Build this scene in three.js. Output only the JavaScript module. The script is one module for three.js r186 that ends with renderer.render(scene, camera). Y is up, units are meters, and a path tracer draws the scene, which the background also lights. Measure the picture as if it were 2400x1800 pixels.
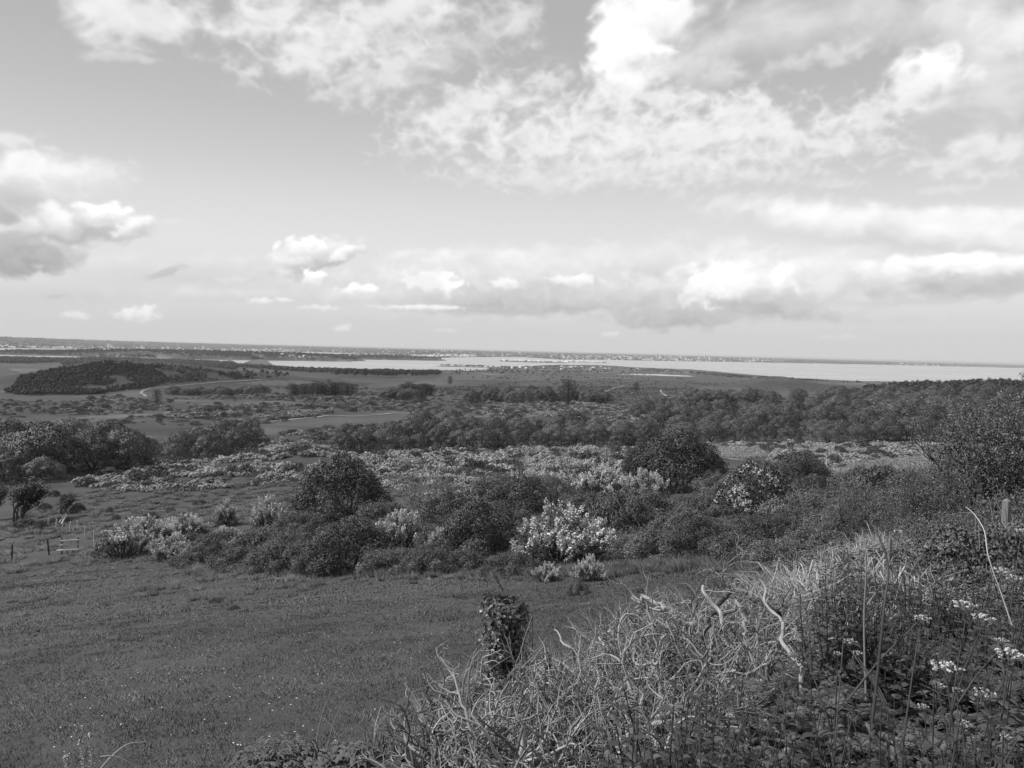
import * as THREE from 'three';
import { mergeGeometries } from 'three/addons/utils/BufferGeometryUtils.js';

// ---------- numbers ----------
function rng(seed) { let a = seed >>> 0; return () => { a = (a + 0x6D2B79F5) >>> 0; let t = a; t = Math.imul(t ^ (t >>> 15), t | 1); t ^= t + Math.imul(t ^ (t >>> 7), t | 61); return ((t ^ (t >>> 14)) >>> 0) / 4294967296; }; }
const lerp = (a, b, t) => a + (b - a) * t, clamp = (x, a, b) => x < a ? a : x > b ? b : x;
const ss = (a, b, x) => { const t = clamp((x - a) / (b - a), 0, 1); return t * t * (3 - 2 * t); };
const PERM = new Uint8Array(512); { const r = rng(77), p = [...Array(256).keys()]; for (let i = 255; i > 0; i--) { const j = Math.floor(r() * (i + 1)); [p[i], p[j]] = [p[j], p[i]]; } for (let i = 0; i < 512; i++) PERM[i] = p[i & 255]; }
const GX = [], GY = []; for (let i = 0; i < 256; i++) { const a = i / 256 * Math.PI * 2 * 7; GX.push(Math.cos(a)); GY.push(Math.sin(a)); }
function noise(x, y) {
  const X = Math.floor(x), Y = Math.floor(y), fx = x - X, fy = y - Y, a = X & 255, b = Y & 255;
  const u = fx * fx * fx * (fx * (fx * 6 - 15) + 10), v = fy * fy * fy * (fy * (fy * 6 - 15) + 10);
  const A = PERM[a] + b, B = PERM[(a + 1) & 255] + b;
  const g = (h, dx, dy) => GX[h] * dx + GY[h] * dy;
  return 1.5 * lerp(lerp(g(PERM[A & 511], fx, fy), g(PERM[B & 511], fx - 1, fy), u), lerp(g(PERM[(A + 1) & 511], fx, fy - 1), g(PERM[(B + 1) & 511], fx - 1, fy - 1), u), v);
}
function fbm(x, y, n) { let s = 0, a = 0.5; for (let i = 0; i < n; i++) { s += a * noise(x, y); x = x * 2.03 + 11.3; y = y * 2.03 + 5.7; a *= 0.5; } return s; }
function billow(x, y, n) { let s = 0, a = 0.5; for (let i = 0; i < n; i++) { s += a * (1 - 2 * Math.abs(noise(x, y))); x = x * 2.03 + 3.1; y = y * 2.03 + 9.7; a *= 0.5; } return s; }

// ---------- camera ----------
const scene = new THREE.Scene();
const EYE = 100, FOCAL = 769;
const camera = new THREE.PerspectiveCamera(2 * Math.atan(384 / FOCAL) * 180 / Math.PI, 1024 / 768, 0.1, 80000);
camera.rotation.order = 'YXZ';
camera.position.set(0, EYE, 0);
camera.rotation.set(-2.5 * Math.PI / 180, 0, 1.4 * Math.PI / 180);
camera.updateMatrixWorld(true);
const toWorld = camera.matrixWorld.elements;
// direction in the world of a sight line of the photograph (1024 x 768), used to survey where things stand
function dirOf(px, py) {
  const a = (px - 512) / FOCAL, b = (384 - py) / FOCAL, m = toWorld;
  return [m[0] * a + m[4] * b - m[8], m[1] * a + m[5] * b - m[9], m[2] * a + m[6] * b - m[10]];
}

// ---------- sky: air and clouds ----------
const SKY_W = 4096, SKY_H = 2048;
const AIR = [[0, .63], [1.5, .65], [4, .74], [7, .78], [10, .72], [13, .62], [16, .545], [19, .49], [23, .455], [32, .44], [50, .41], [90, .36]];
function airAt(el) { for (let i = 1; i < AIR.length; i++) if (el <= AIR[i][0]) { const t = (el - AIR[i - 1][0]) / (AIR[i][0] - AIR[i - 1][0]); return lerp(AIR[i - 1][1], AIR[i][1], t); } return .36; }
// clouds: [x, y, half width, half height, tilt, cover, top, base, ragged, soft, grain]; where they stand is surveyed from the photograph (2212 wide)
const CLOUDS = [
  // upper left cumulus and its wisps
  [250, 10, 150, 75, 5, .95, .86, .80, .9, .7, 60], [330, 30, 110, 50, 0, .8, .84, .78, 1, .8, 50], [275, 65, 60, 45, 20, .8, .80, .76, 1, .8, 40], [265, 125, 90, 14, 6, .55, .72, .70, 1, .8, 36], [545, 155, 30, 13, 15, .75, .80, .76, .9, .8, 20],
  // the diagonal band
  [560, 40, 135.0, 58.8, 25, 0.87, .86, .80, 1.12, 0.91, 46.8], [690, 100, 171.0, 63.0, 22, 0.87, .88, .80, 1.12, 0.91, 46.8], [860, 40, 189.0, 67.2, 10, 0.85, .86, .80, 1.12, 0.91, 46.8], [840, 160, 144.0, 50.4, 30, 0.78, .82, .76, 1.23, 1.03, 38.2], [1000, 240, 171.0, 58.8, 22, 0.83, .86, .8, 1.23, 1.03, 38.2], [740, 190, 81.0, 18.5, 22, 0.55, .74, .70, 1.12, 1.03, 29.8],
  [1000, 90, 144.0, 50.4, 25, 0.55, .76, .7, 1.34, 1.16, 38.2], [1120, 50, 63.0, 50.4, 40, 0.64, .80, .74, 1.23, 1.03, 34.0], [1180, 180, 54.0, 33.6, 10, 0.69, .82, .76, 1.23, 1.03, 27.2],
  // the wide mackerel sheet
  [1230, 285, 297.0, 79.8, 8, 0.85, .87, .82, 1.34, 1.03, 35.7], [1500, 300, 297.0, 71.4, 2, 0.83, .88, .82, 1.34, 1.03, 35.7], [1720, 305, 207.0, 54.6, -4, 0.78, .86, .80, 1.34, 1.03, 32.3], [1300, 370, 270.0, 37.8, 2, 0.64, .82, .80, 1.34, 1.16, 30.6], [1180, 395, 171.0, 25.2, 0, 0.55, .8, .78, 1.34, 1.16, 25.5],
  [1560, 380, 252.0, 28.6, 0, 0.55, .82, .8, 1.34, 1.16, 25.5], [1790, 395, 90.0, 15.1, -4, 0.46, .82, .8, 1.23, 1.16, 22.1], [1880, 250, 54.0, 58.8, 15, 0.74, .84, .8, 1.34, 1.03, 25.5],
  [1400, 215, 126.0, 33.6, -5, .8, .86, .8, 1.23, 0.84, 30.6], [1600, 235, 63.0, 40.3, 10, .8, .88, .8, 1.23, 0.76, 27.2],
  // the great bright cumulus and the grey sheet that trails from it to the right
  [1800, 40, 500, 75, 4, .9, .72, .62, .8, 1.1, 90], [2080, 70, 260, 110, -20, .85, .78, .68, .9, 1, 80], [1360, 105, 90, 115, 0, 1, 1.12, .92, .75, .5, 50], [1430, 30, 120, 60, 0, .95, 1.02, .84, .8, .8, 60], [1500, 150, 150, 40, -8, .7, .76, .66, 1, .9, 50],
  [1690, 140, 60, 20, 0, .5, .76, .7, 1.1, .9, 40], [1800, 120, 90, 22, 0, .6, .8, .74, 1.1, .9, 36],
  [2120, 210, 190, 95, -6, .85, .74, .64, .8, 1, 70], [2010, 165, 105, 62, 8, 1, 1.02, .82, .8, .7, 44], [1960, 210, 55, 50, 40, .85, .86, .8, 1.1, .8, 30], [2180, 60, 110, 50, -30, .8, .92, .86, .8, .8, 50],
  [2160, 320, 160, 40, -8, .8, .84, .8, 1.1, .9, 36], [2080, 365, 130, 26, -10, .65, .82, .8, 1.1, .9, 30], [2050, 410, 90, 12, 0, .45, .8, .78, 1.1, .9, 26],
  // long banks low on the right
  [1970, 500, 560, 60, -9, 1, .92, .64, .6, .6, 70], [1700, 545, 330, 32, -6, .7, .84, .76, .8, .9, 50], [2120, 470, 250, 30, -7, .85, .96, .86, .7, .8, 40],
  [2060, 600, 340, 50, 3, 1, .72, .47, .7, .5, 60], [2010, 572, 210, 26, 2, 1, 1.08, .80, .7, .5, 36], [2180, 575, 100, 22, 4, .95, 1.0, .76, .8, .5, 30], [1890, 590, 70, 14, -8, .85, 1.0, .8, .9, .6, 24], [1950, 650, 170, 14, 2, .6, .62, .56, 1, .7, 30],
  // wide thin layers behind the banks
  [760, 600, 620, 46, 2, .7, .80, .60, .7, 1, 60], [380, 570, 420, 30, 4, .55, .80, .66, .7, 1, 50], [1300, 560, 420, 30, 0, .7, .88, .74, .7, .9, 50], [640, 640, 420, 22, 2, .65, .74, .56, .8, .9, 44], [1000, 690, 500, 16, 1, .5, .66, .58, .8, 1, 40], [1900, 690, 420, 18, 0, .5, .64, .58, .8, 1, 40], [1720, 590, 260, 50, -4, .85, .88, .62, .8, .7, 50],
  // central bank
  [1250, 600, 480, 75, 2, .95, .80, .54, .6, .55, 60], [1080, 560, 260, 34, 1, .85, .88, .78, .8, .8, 44], [1560, 640, 330, 60, 2, .95, .78, .52, .8, .45, 55], [1160, 656, 330, 28, 2, .95, .56, .47, .7, .5, 40], [1450, 690, 150, 26, 0, .95, .52, .46, .9, .5, 34], [1650, 662, 180, 22, -8, .9, .56, .47, .9, .5, 34],
  [1600, 600, 150, 44, 0, .95, 1.06, .88, 1, .8, 44], [1520, 620, 60, 50, 10, .95, 1.05, .9, 1, .6, 30], [1240, 605, 58, 13, -2, .9, 1.0, .84, 1, .6, 22], [1100, 612, 40, 14, 0, .85, .98, .8, 1, .6, 20], [935, 610, 66, 26, -4, 1, 1.12, .84, .9, .4, 24], [900, 595, 130, 24, -2, .75, .86, .76, .9, .8, 34], [1320, 640, 220, 30, 0, .7, .66, .58, .9, .7, 40],
  [910, 664, 115, 7, 1, .9, .94, .74, .7, .6, 20], [820, 640, 200, 22, 2, .7, .74, .64, .8, .8, 36],
  // small cumulus left of the middle
  [690, 555, 112, 36, 14, 1, .86, .48, .9, .4, 34], [660, 535, 60, 22, 6, 1, 1.04, .74, .9, .4, 24], [735, 548, 34, 14, 25, .9, 1.02, .8, .9, .5, 18], [675, 601, 30, 20, 0, 1, 1.06, .8, .9, .4, 20], [775, 626, 48, 15, 3, 1, 1.04, .72, .9, .4, 20], [500, 605, 40, 10, 3, .8, .9, .74, 1, .6, 18], [575, 650, 60, 8, 3, .8, .88, .74, 1, .7, 18], [600, 612, 90, 14, 3, .45, .8, .7, 1, .9, 24], [690, 665, 40, 8, 2, .7, .86, .74, 1, .7, 16], [740, 709, 22, 12, 0, .7, .82, .72, 1, .7, 16],
  [300, 678, 50, 17, 4, .85, .88, .72, 1, .6, 20], [160, 682, 40, 9, 0, .7, .8, .7, 1, .7, 18], [1320, 722, 26, 7, 0, .5, .8, .72, 1, .8, 14], [960, 714, 40, 5, 0, .4, .78, .7, 1, .8, 14], [1820, 728, 90, 6, 2, .3, .76, .72, 1, .8, 16],
  // streaks below the left cloud
  [420, 600, 330, 34, 3, .55, .62, .58, .8, 1, 50], [150, 640, 300, 30, 3, .6, .60, .57, .7, 1, 50], [360, 588, 46, 9, 20, .8, .52, .48, 1, .6, 18], [120, 640, 22, 4, 12, .6, .5, .48, 1, .7, 12], [370, 480, 70, 10, 5, .25, .84, .8, 1, .9, 24],
  // left cloud
  [30, 300, 60, 20, 10, .7, .84, .8, .9, .8, 30], [90, 385, 220, 50, 12, .95, .88, .74, .7, .8, 50], [60, 350, 90, 30, 12, .8, 1.0, .9, .8, .8, 36], [30, 460, 120, 70, 10, .95, .56, .44, .8, .6, 46], [150, 492, 185, 44, 10, 1, .82, .44, .8, .4, 46], [110, 470, 62, 36, -20, .95, .96, .66, .9, .5, 32], [220, 462, 60, 24, 8, 1, 1.08, .70, .9, .45, 26], [290, 488, 46, 24, 25, 1, 1.0, .58, .9, .45, 24], [40, 548, 160, 50, 6, 1, .50, .38, .8, .5, 46], [60, 582, 90, 16, 6, .85, .42, .37, 1, .6, 28],
];
function makeSky() {
  const data = new Float32Array(SKY_W * SKY_H * 4), L = new Float32Array(SKY_W * SKY_H);
  const R = 769, D = 180 / Math.PI;
  for (let row = 0; row < SKY_H; row++) {
    const el = ((row + .5) / SKY_H - .5) * Math.PI;
    if (el <= 0) { L.fill(.16, row * SKY_W, (row + 1) * SKY_W); continue; }
    const air = airAt(el * D), y = Math.sin(el), c = Math.cos(el);
    for (let col = 0; col < SKY_W; col++) {
      const ph = ((col + .5) / SKY_W - .5) * 2 * Math.PI, x = Math.cos(ph) * c, z = Math.sin(ph) * c, az = Math.atan2(x, -z);
      // clouds beyond the part of the sky that the photograph shows carry on in the same broken sheet
      const out = Math.max(ss(.62, .85, Math.abs(az)), ss(.44, .62, el));
      let v = air;
      if (out > 0 && el < 1.5) {
        const k = 1 / (y + .18), n = fbm(x * k * 2.2 + 3, z * k * 2.2 + 8, 4), a = ss(-.05, .22, n) * .85 * out;
        v = lerp(v, .80 + .12 * noise(x * k * 5, z * k * 5), a);
      }
      L[row * SKY_W + col] = v;
    }
  }
  CLOUDS.forEach(([cx, cy, rx, ry, rot, cover, top, base, ragged, soft, grain], n) => {
    const k = 1024 / 2212, d = dirOf(cx * k, cy * k), az0 = Math.atan2(d[0], -d[2]), el0 = Math.atan2(d[1], Math.hypot(d[0], d[2]));
    const flat = Math.cos(az0), hx = rx * k / R * flat * flat, hy = ry * k / R * flat, ca = Math.cos(-rot / D), sa = Math.sin(-rot / D), reach = 1.9 * Math.hypot(hx, hy);
    const g = grain * k / R, ox = n * 7.31, oy = n * 3.77;
    const r0 = Math.max(SKY_H / 2, Math.floor(((el0 - reach) / Math.PI + .5) * SKY_H)), r1 = Math.ceil(((el0 + reach) / Math.PI + .5) * SKY_H);
    const c0 = Math.floor((az0 - reach * 1.15) / (2 * Math.PI) * SKY_W), c1 = Math.ceil((az0 + reach * 1.15) / (2 * Math.PI) * SKY_W);
    for (let row = r0; row <= r1; row++) {
      const el = ((row + .5) / SKY_H - .5) * Math.PI;
      for (let cc = c0; cc <= c1; cc++) {
        const az = (cc + .5) / SKY_W * 2 * Math.PI, dx = (az - az0) * Math.cos(el0), dy = el - el0;
        const u = (dx * ca - dy * sa) / hx, v = (dx * sa + dy * ca) / hy, q = Math.hypot(u, v);
        if (q > 1.9) continue;
        const nx = dx / g + ox, ny = dy / g * 1.25 + oy;
        const w = fbm(nx * .5 + 31, ny * .5, 3) * .55;
        const b = billow(nx * .55 + w, ny * .6 + w * .7, 5) * .6 + fbm(nx * .8, ny * .9, 4) * .5;
        const den = 1 - q + ragged * (b - .14) * 1.15;
        const a = ss(0, soft * 1.05 + .1, den) * cover * ss(1.9, 1.3, q);
        if (a <= 0) continue;
        const t = ss(.75, -.75, v + b * .55);
        const i = row * SKY_W + ((cc - Math.round(SKY_W / 4) + 2 * SKY_W) % SKY_W + SKY_W / 2) % SKY_W;
        const lum = lerp(top, base, t) + b * .13 * (top > .95 ? .6 : 1);
        L[i] = lerp(L[i], lum, a);
      }
    }
  });
  for (let i = 0; i < L.length; i++) { data[i * 4] = data[i * 4 + 1] = data[i * 4 + 2] = L[i]; data[i * 4 + 3] = 1; }
  const t = new THREE.DataTexture(data, SKY_W, SKY_H, THREE.RGBAFormat, THREE.FloatType);
  t.mapping = THREE.EquirectangularReflectionMapping; t.magFilter = t.minFilter = THREE.LinearFilter; t.needsUpdate = true;
  return t;
}
scene.background = scene.environment = makeSky();

// ---------- sun, air, exposure ----------
const sun = new THREE.DirectionalLight(new THREE.Color().setRGB(1, 1, 1), 4.8);
sun.position.set(-220, 90 + 238, -12); sun.target.position.set(0, 90, -30);
sun.castShadow = true; sun.shadow.mapSize.set(2048, 2048);
Object.assign(sun.shadow.camera, { left: -200, right: 200, top: 200, bottom: -200, near: 1, far: 900 });
scene.add(sun, sun.target);
scene.fog = new THREE.FogExp2(new THREE.Color(1, 1, 1), 2.8e-5);
const renderer = new THREE.WebGLRenderer({ antialias: true });
renderer.toneMapping = THREE.LinearToneMapping;
renderer.toneMappingExposure = 1;
renderer.shadowMap.enabled = true;
// ---------- the lie of the land ----------
const GENTLE = [[-40, -3.3], [0, 3.63], [12, 5.7], [35, 9.7], [50, 12], [75, 14.8], [100, 16.8], [160, 21], [250, 26], [350, 30.5], [500, 36.5], [700, 43], [1000, 52], [1500, 63], [2000, 72], [2500, 80], [3000, 88], [3500, 95], [4200, 98], [60000, 98]];
function table(t, x) { if (x <= t[0][0]) return t[0][1]; for (let i = 1; i < t.length; i++) if (x <= t[i][0]) return lerp(t[i - 1][1], t[i][1], (x - t[i - 1][0]) / (t[i][0] - t[i - 1][0])); return t[t.length - 1][1]; }
function smoothTable(t) { // monotone cubic through the points
  const n = t.length, d = [], m = [];
  for (let i = 0; i < n - 1; i++) d.push((t[i + 1][1] - t[i][1]) / (t[i + 1][0] - t[i][0]));
  for (let i = 0; i < n; i++) m.push(i === 0 ? d[0] : i === n - 1 ? d[n - 2] : d[i - 1] * d[i] <= 0 ? 0 : 2 * d[i - 1] * d[i] / (d[i - 1] + d[i]));
  return (x) => { if (x <= t[0][0]) return t[0][1] + m[0] * (x - t[0][0]); let i = 0; while (i < n - 2 && x > t[i + 1][0]) i++; const h = t[i + 1][0] - t[i][0], s = Math.min(1, (x - t[i][0]) / h), a = s * s, b = a * s; return (2 * b - 3 * a + 1) * t[i][1] + (b - 2 * a + s) * h * m[i] + (-2 * b + 3 * a) * t[i + 1][1] + (b - a) * h * m[i + 1]; };
}
const fall = smoothTable(GENTLE);
function onSea(px, py) { const d = dirOf(px, py), t = EYE / -d[1]; return [d[0] * t, d[2] * t]; }
// a line along the water, as tan(azimuth) against 1/distance
function shoreLine(points) { const t = points.map(([px, py]) => { const [x, z] = onSea(px, py); return [x / -z, 1 / Math.hypot(x, z)]; }).sort((a, b) => a[0] - b[0]); return (k) => 1 / table(t, k); }
const nearShore = shoreLine([[-250, 352], [-50, 356], [0, 356], [80, 358], [100, 357], [150, 357.6], [210, 361.5], [226, 361], [229, 359], [255, 358.6], [267, 360.5], [240, 364.2], [275, 366], [310, 368.5], [400, 371], [440, 371], [485, 371.2], [490, 367], [520, 366.4], [560, 364.6], [600, 365.2], [640, 367.5], [690, 369.3], [750, 374.5], [800, 378.5], [860, 381.5], [950, 382], [1040, 383], [1200, 387]]);
const farShore = shoreLine([[-250, 342], [0, 348.2], [120, 348.9], [230, 350], [341, 353], [440, 358], [470, 357.2], [520, 357], [560, 359.6], [600, 359.8], [640, 360.6], [683, 361.2], [800, 363.2], [890, 365], [1024, 368], [1250, 373.5]]);
const ridgeUp = [[-.9, 105], [-.67, 98], [-.48, 76], [-.3, 58], [-.22, 52], [0, 48], [.22, 42], [.38, 34], [.5, 20], [.66, 12], [.9, 10]];
function island(px, py, halfWidth, halfDepth, up, turn = 0) { const [x, z] = onSea(px, py), a = Math.atan2(x, -z) + turn; return { x, z, c: Math.cos(a), s: Math.sin(a), w: halfWidth, d: halfDepth, up }; }
const ISLES = [
  island(215, 358.2, 980, 460, 34), island(345, 358.4, 820, 300, 20), island(106, 354.6, 120, 120, 12),   // the long wooded island
  island(45, 355, 270, 230, 16),                                                                           // wooded islet
  island(478, 367.2, 260, 45, 3), island(250, 359.5, 230, 120, 10),                                        // low spits
  island(535, 362.2, 330, 130, 6), island(585, 362.6, 240, 60, 5),                                         // the sandy headland with houses
];
const POOL = (() => { const [x, z] = onSea(655, 375.4), a = Math.atan2(x, -z); return { x, z, c: Math.cos(a), s: Math.sin(a), w: 175, d: 210 }; })();
function inEllipse(e, x, z) { const dx = x - e.x, dz = z - e.z, u = (dx * e.c + dz * e.s) / e.w, v = (dx * e.s - dz * e.c) / e.d; return u * u + v * v; }
function bump(px, r, up, across, along) { const d = dirOf(px, 384), k = r / Math.hypot(d[0], d[2]); const x = d[0] * k, z = d[2] * k, a = Math.atan2(x, -z); return { x, z, c: Math.cos(a), s: Math.sin(a), w: across, d: along, up }; }
const BUMPS = [
  bump(135, 1000, 17, 90, 120), bump(75, 985, 8, 70, 110), bump(205, 1010, 11, 95, 130), bump(275, 1080, 9, 110, 130), bump(45, 930, 5, 80, 100),
  bump(775, 1750, 24, 75, 160), bump(830, 1650, 8, 120, 160), bump(940, 1250, 14, 170, 260), bump(1060, 1200, 13, 200, 300), bump(1250, 1100, 14, 260, 400),
  bump(290, 128, 1.7, 13, 13), bump(560, 108, .8, 30, 20), bump(100, 300, 2.5, 40, 40), bump(560, 330, 2.5, 50, 40), bump(60, 330, -2, 50, 50), bump(950, 420, 6, 90, 120),
];
const KNOLL = BUMPS.slice(0, 4);
const HEDGE = { x: -1.8, z: 10.5, dx: .618, dz: .787 };
const bankSide = (x, zz) => (x - HEDGE.x) * HEDGE.dz - (zz - HEDGE.z) * HEDGE.dx;
function height(x, z) {
  const zz = -z, r = Math.hypot(x, z), t = ss(40, 120, r), u = lerp(Math.max(zz, -25), r, t);
  let drop = fall(u);
  if (r < 170) {
    drop -= .114 * clamp(x, -75, 40) * (1 - ss(50, 160, r));
    const s = bankSide(x, zz);
    if (s > -3 && r < 45) { const b = 1.9 + .15 * Math.max(zz, -4) - .02 * x + .25 * noise(x * .5, z * .5), w = ss(.2, 5.2, s + .7 * noise(x * .35 + 4, z * .35)) * (1 - ss(24, 42, r)); drop = lerp(drop, Math.min(b, drop), w); }
    drop -= .10 * fbm(x * .35, z * .35, 3) + .3 * noise(x * .06, z * .06) * ss(8, 30, r);
  }
  if (r > 60) drop -= ss(60, 140, r) * (.9 * fbm(x * .03 + 9, z * .03, 3)) + ss(300, 700, r) * 2.6 * fbm(x * .006, z * .006 + 4, 4);
  if (r > 80 && r < 3000) for (const b of BUMPS) { const q = inEllipse(b, x, z); if (q < 9) drop -= b.up * Math.exp(-q * .9); }
  let y = EYE - drop;
  if (r > 2300 && zz > 0) {
    const k = x / zz, near = nearShore(k) * (1 + .006 * noise(k * 40, 3)), rag = fbm(x * .004, z * .004, 3);
    if (r < near) { y = Math.max(y, 1.2 + 1.5 * Math.max(0, rag)); const e = near - r; if (e < 60) y = lerp(-1, y, ss(0, 60, e)); const p = inEllipse(POOL, x, z); if (p < 1.3) y = lerp(-2, y, ss(.85, 1.3, p + rag * .3)); }
    else {
      y = -5;
      for (const e of ISLES) { const q = inEllipse(e, x, z) + rag * .5; if (q < 1.1) y = Math.max(y, lerp(-2, e.up * (1 - .75 * q * q) + 3 * rag, ss(1.05, .93, q))); }
      const far = farShore(k) * (1 + .004 * noise(k * 60, 8));
      if (r > far) { const s = r / far - 1, up = table(ridgeUp, k); y = Math.max(y, lerp(-2, 2, ss(0, .006, s)) + (ss(.004, .5, s) * up + ss(0, .12, s) * 10 * Math.max(.15, up / 60)) * (1 + .28 * rag) * 1 + 6 * ss(.01, .2, s) * fbm(x * .0012, z * .0012, 3) * Math.min(1, up / 50)); }
    }
  }
  return y;
}
// where a sight line meets the land
function hit(px, py, from = 1.5) {
  const d = dirOf(px, py), l = Math.hypot(d[0], d[2]);
  let a = from / l, b = a;
  for (let i = 0; i < 1400; i++) { b = a * 1.008 + .01; if (EYE + d[1] * b < Math.max(0, height(d[0] * b, d[2] * b))) break; a = b; if (b * l > 30000) break; }
  for (let i = 0; i < 18; i++) { const m = (a + b) / 2; if (EYE + d[1] * m < Math.max(0, height(d[0] * m, d[2] * m))) b = m; else a = m; }
  return new THREE.Vector3(d[0] * b, Math.max(0, height(d[0] * b, d[2] * b)), d[2] * b);
}
function along(px, py, dist) { const d = dirOf(px, py), k = dist / Math.hypot(d[0], d[2]); return new THREE.Vector3(d[0] * k, EYE + d[1] * k, d[2] * k); }
const pixelSize = (p) => Math.hypot(p.x, p.y - EYE, p.z) / FOCAL; // metres that one pixel of the photograph spans there, nearly

// ---------- regions of the land, surveyed from the photograph ----------
function region(points, extra = {}) { const p = points.map(([x, y]) => { const h = hit(x, y); return [h.x, h.z]; }); let x0 = 1e9, x1 = -1e9, z0 = 1e9, z1 = -1e9; for (const [x, z] of p) { x0 = Math.min(x0, x); x1 = Math.max(x1, x); z0 = Math.min(z0, z); z1 = Math.max(z1, z); } return { p, x0, x1, z0, z1, ...extra }; }
function inside(g, x, z) { if (x < g.x0 || x > g.x1 || z < g.z0 || z > g.z1) return false; let c = false; for (let i = 0, j = g.p.length - 1; i < g.p.length; j = i++) { const [a, b] = g.p[i], [e, f] = g.p[j]; if ((b > z) !== (f > z) && x < (e - a) * (z - b) / (f - b) + a) c = !c; } return c; }
const MEADOWS = [ // [outline, tone]
  [[[72, 398], [80, 393.5], [120, 389], [143, 388.5], [147, 396], [142, 400], [100, 401]], .09],
  [[[232, 383], [262, 379.5], [300, 381], [345, 385], [345, 387], [283, 385]], .10],
  [[[352, 387.5], [420, 381.5], [440, 381], [470, 383], [430, 385.5], [380, 387.5]], .095],
  [[[437, 380], [440, 375.5], [520, 375], [600, 375.5], [625, 378], [560, 380.5]], .095],
  [[[250, 433], [255, 424.5], [300, 419.5], [345, 415], [425, 412.5], [400, 421], [330, 429], [300, 434]], .085],
  [[[60, 421], [60, 418.5], [110, 415], [168, 411.5], [172, 413.5], [110, 418.5]], .15],
  [[[0, 426], [0, 422.5], [30, 421], [62, 419], [62, 422], [30, 425]], .14],
  [[[700, 386], [740, 387], [790, 391.5], [850, 394.5], [850, 397], [760, 398], [720, 395], [690, 389]], .08],
  [[[718, 449], [740, 447], [762, 451], [768, 457], [740, 460], [722, 457]], .38],
  [[[822, 474], [850, 465], [900, 458], [945, 455], [945, 464], [890, 474], [840, 484]], .37],
  [[[245, 455], [262, 449], [300, 445.5], [341, 448], [341, 453], [300, 452], [268, 458]], .26],
  [[[5, 366.5], [70, 363.8], [72, 365], [10, 369]], .16], [[[0, 390], [18, 386.5], [20, 389], [0, 393]], .13],
  [[[165, 397], [230, 401], [300, 402], [340, 400], [300, 405], [230, 406], [165, 402]], .085],
  [[[660, 393], [720, 399], [730, 403], [700, 403], [655, 397]], .09],
  [[[-40, 560], [0, 558], [50, 553], [60, 545], [45, 532], [0, 525], [-40, 523]], .105],
].map(([p, tone]) => region(p, { tone }));
const HEATHS = [ // dark heather
  [[[0, 402], [70, 401], [80, 406], [40, 415], [0, 419]], .028],
  [[[240, 373], [341, 376.5], [345, 384], [262, 379]], .024],
  [[[430, 391], [440, 386], [520, 382.5], [530, 388], [470, 393]], .026],
  [[[780, 385], [820, 384], [1024, 383], [1024, 392], [860, 392]], .026],
].map(([p, tone]) => region(p, { tone }));
const FIELD_EDGE = [[-260, 580], [-20, 561], [0, 560.5], [12, 560], [50, 554.5], [90, 553], [125, 562], [200, 570], [300, 574], [400, 571], [480, 566], [560, 585], [640, 566], [720, 562], [800, 553], [870, 548], [900, 552]];
function tone(x, z, y) {
  const r = Math.hypot(x, z), zz = -z;
  const j = Math.max(.05, r * .004), jx = x + j * 2 * noise(x / j / 6, z / j / 6), jz = z + j * 3 * noise(x / j / 6 + 40, z / j / 6);
  if (r > 2300) {
    const n = fbm(x * .006, z * .006, 4);
    if (y < 1.6 && y > -1 && zz > 0) { const far = farShore(x / zz); if (r > far * .97 && x / zz > .05) return .55; return .16; }
    let v = .042 + .03 * ss(0, .3, n) + .09 * ss(.22, .4, fbm(x * .003 + 50, z * .003, 3));
    return v;
  }
  for (const g of MEADOWS) if (inside(g, jx, jz)) return g.tone * .68 * (1 + .55 * fbm(x / j * .12, z / j * .12, 3) + .5 * noise(x * .03, z * .06) + .35 * noise(x * .11, z * .2));
  for (const g of HEATHS) if (inside(g, jx, jz)) return g.tone * (1 + .3 * fbm(x / j * .12, z / j * .12, 3));
  if (r > 700 && r < 1500 && x < -100) for (const b of KNOLL) if (inEllipse(b, x, z) < 2.1 + .8 * noise(x * .02, z * .02)) return .026 * (1 + .4 * fbm(x * .05, z * .05, 3));
  const n = fbm(x * .03, z * .03, 4), m = fbm(x * .1 + 30, z * .1, 3), wide = fbm(x * .006 + 7, z * .006, 3);
  const heath = .04 + .03 * n + .02 * m + .03 * wide + .05 * ss(.14, .3, n) * ss(500, 300, r);
  const litterShade = r < 30 ? ss(1.2, 3.2, bankSide(x, zz) + .8 * noise(x * .7, z * .7)) : 0, grass = .050 + .026 * fbm(x * .12, z * .3, 3) + .02 * fbm(x * .25, z * .25, 3) + .012 * n + .008 * m;  // bank litter made near black: shade between the twigs put into the ground colour
  return Math.max(.02, lerp(lerp(grass, heath, ss(110, 170, r)), .026 + .012 * noise(x * 2, z * 2), litterShade));
}

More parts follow.
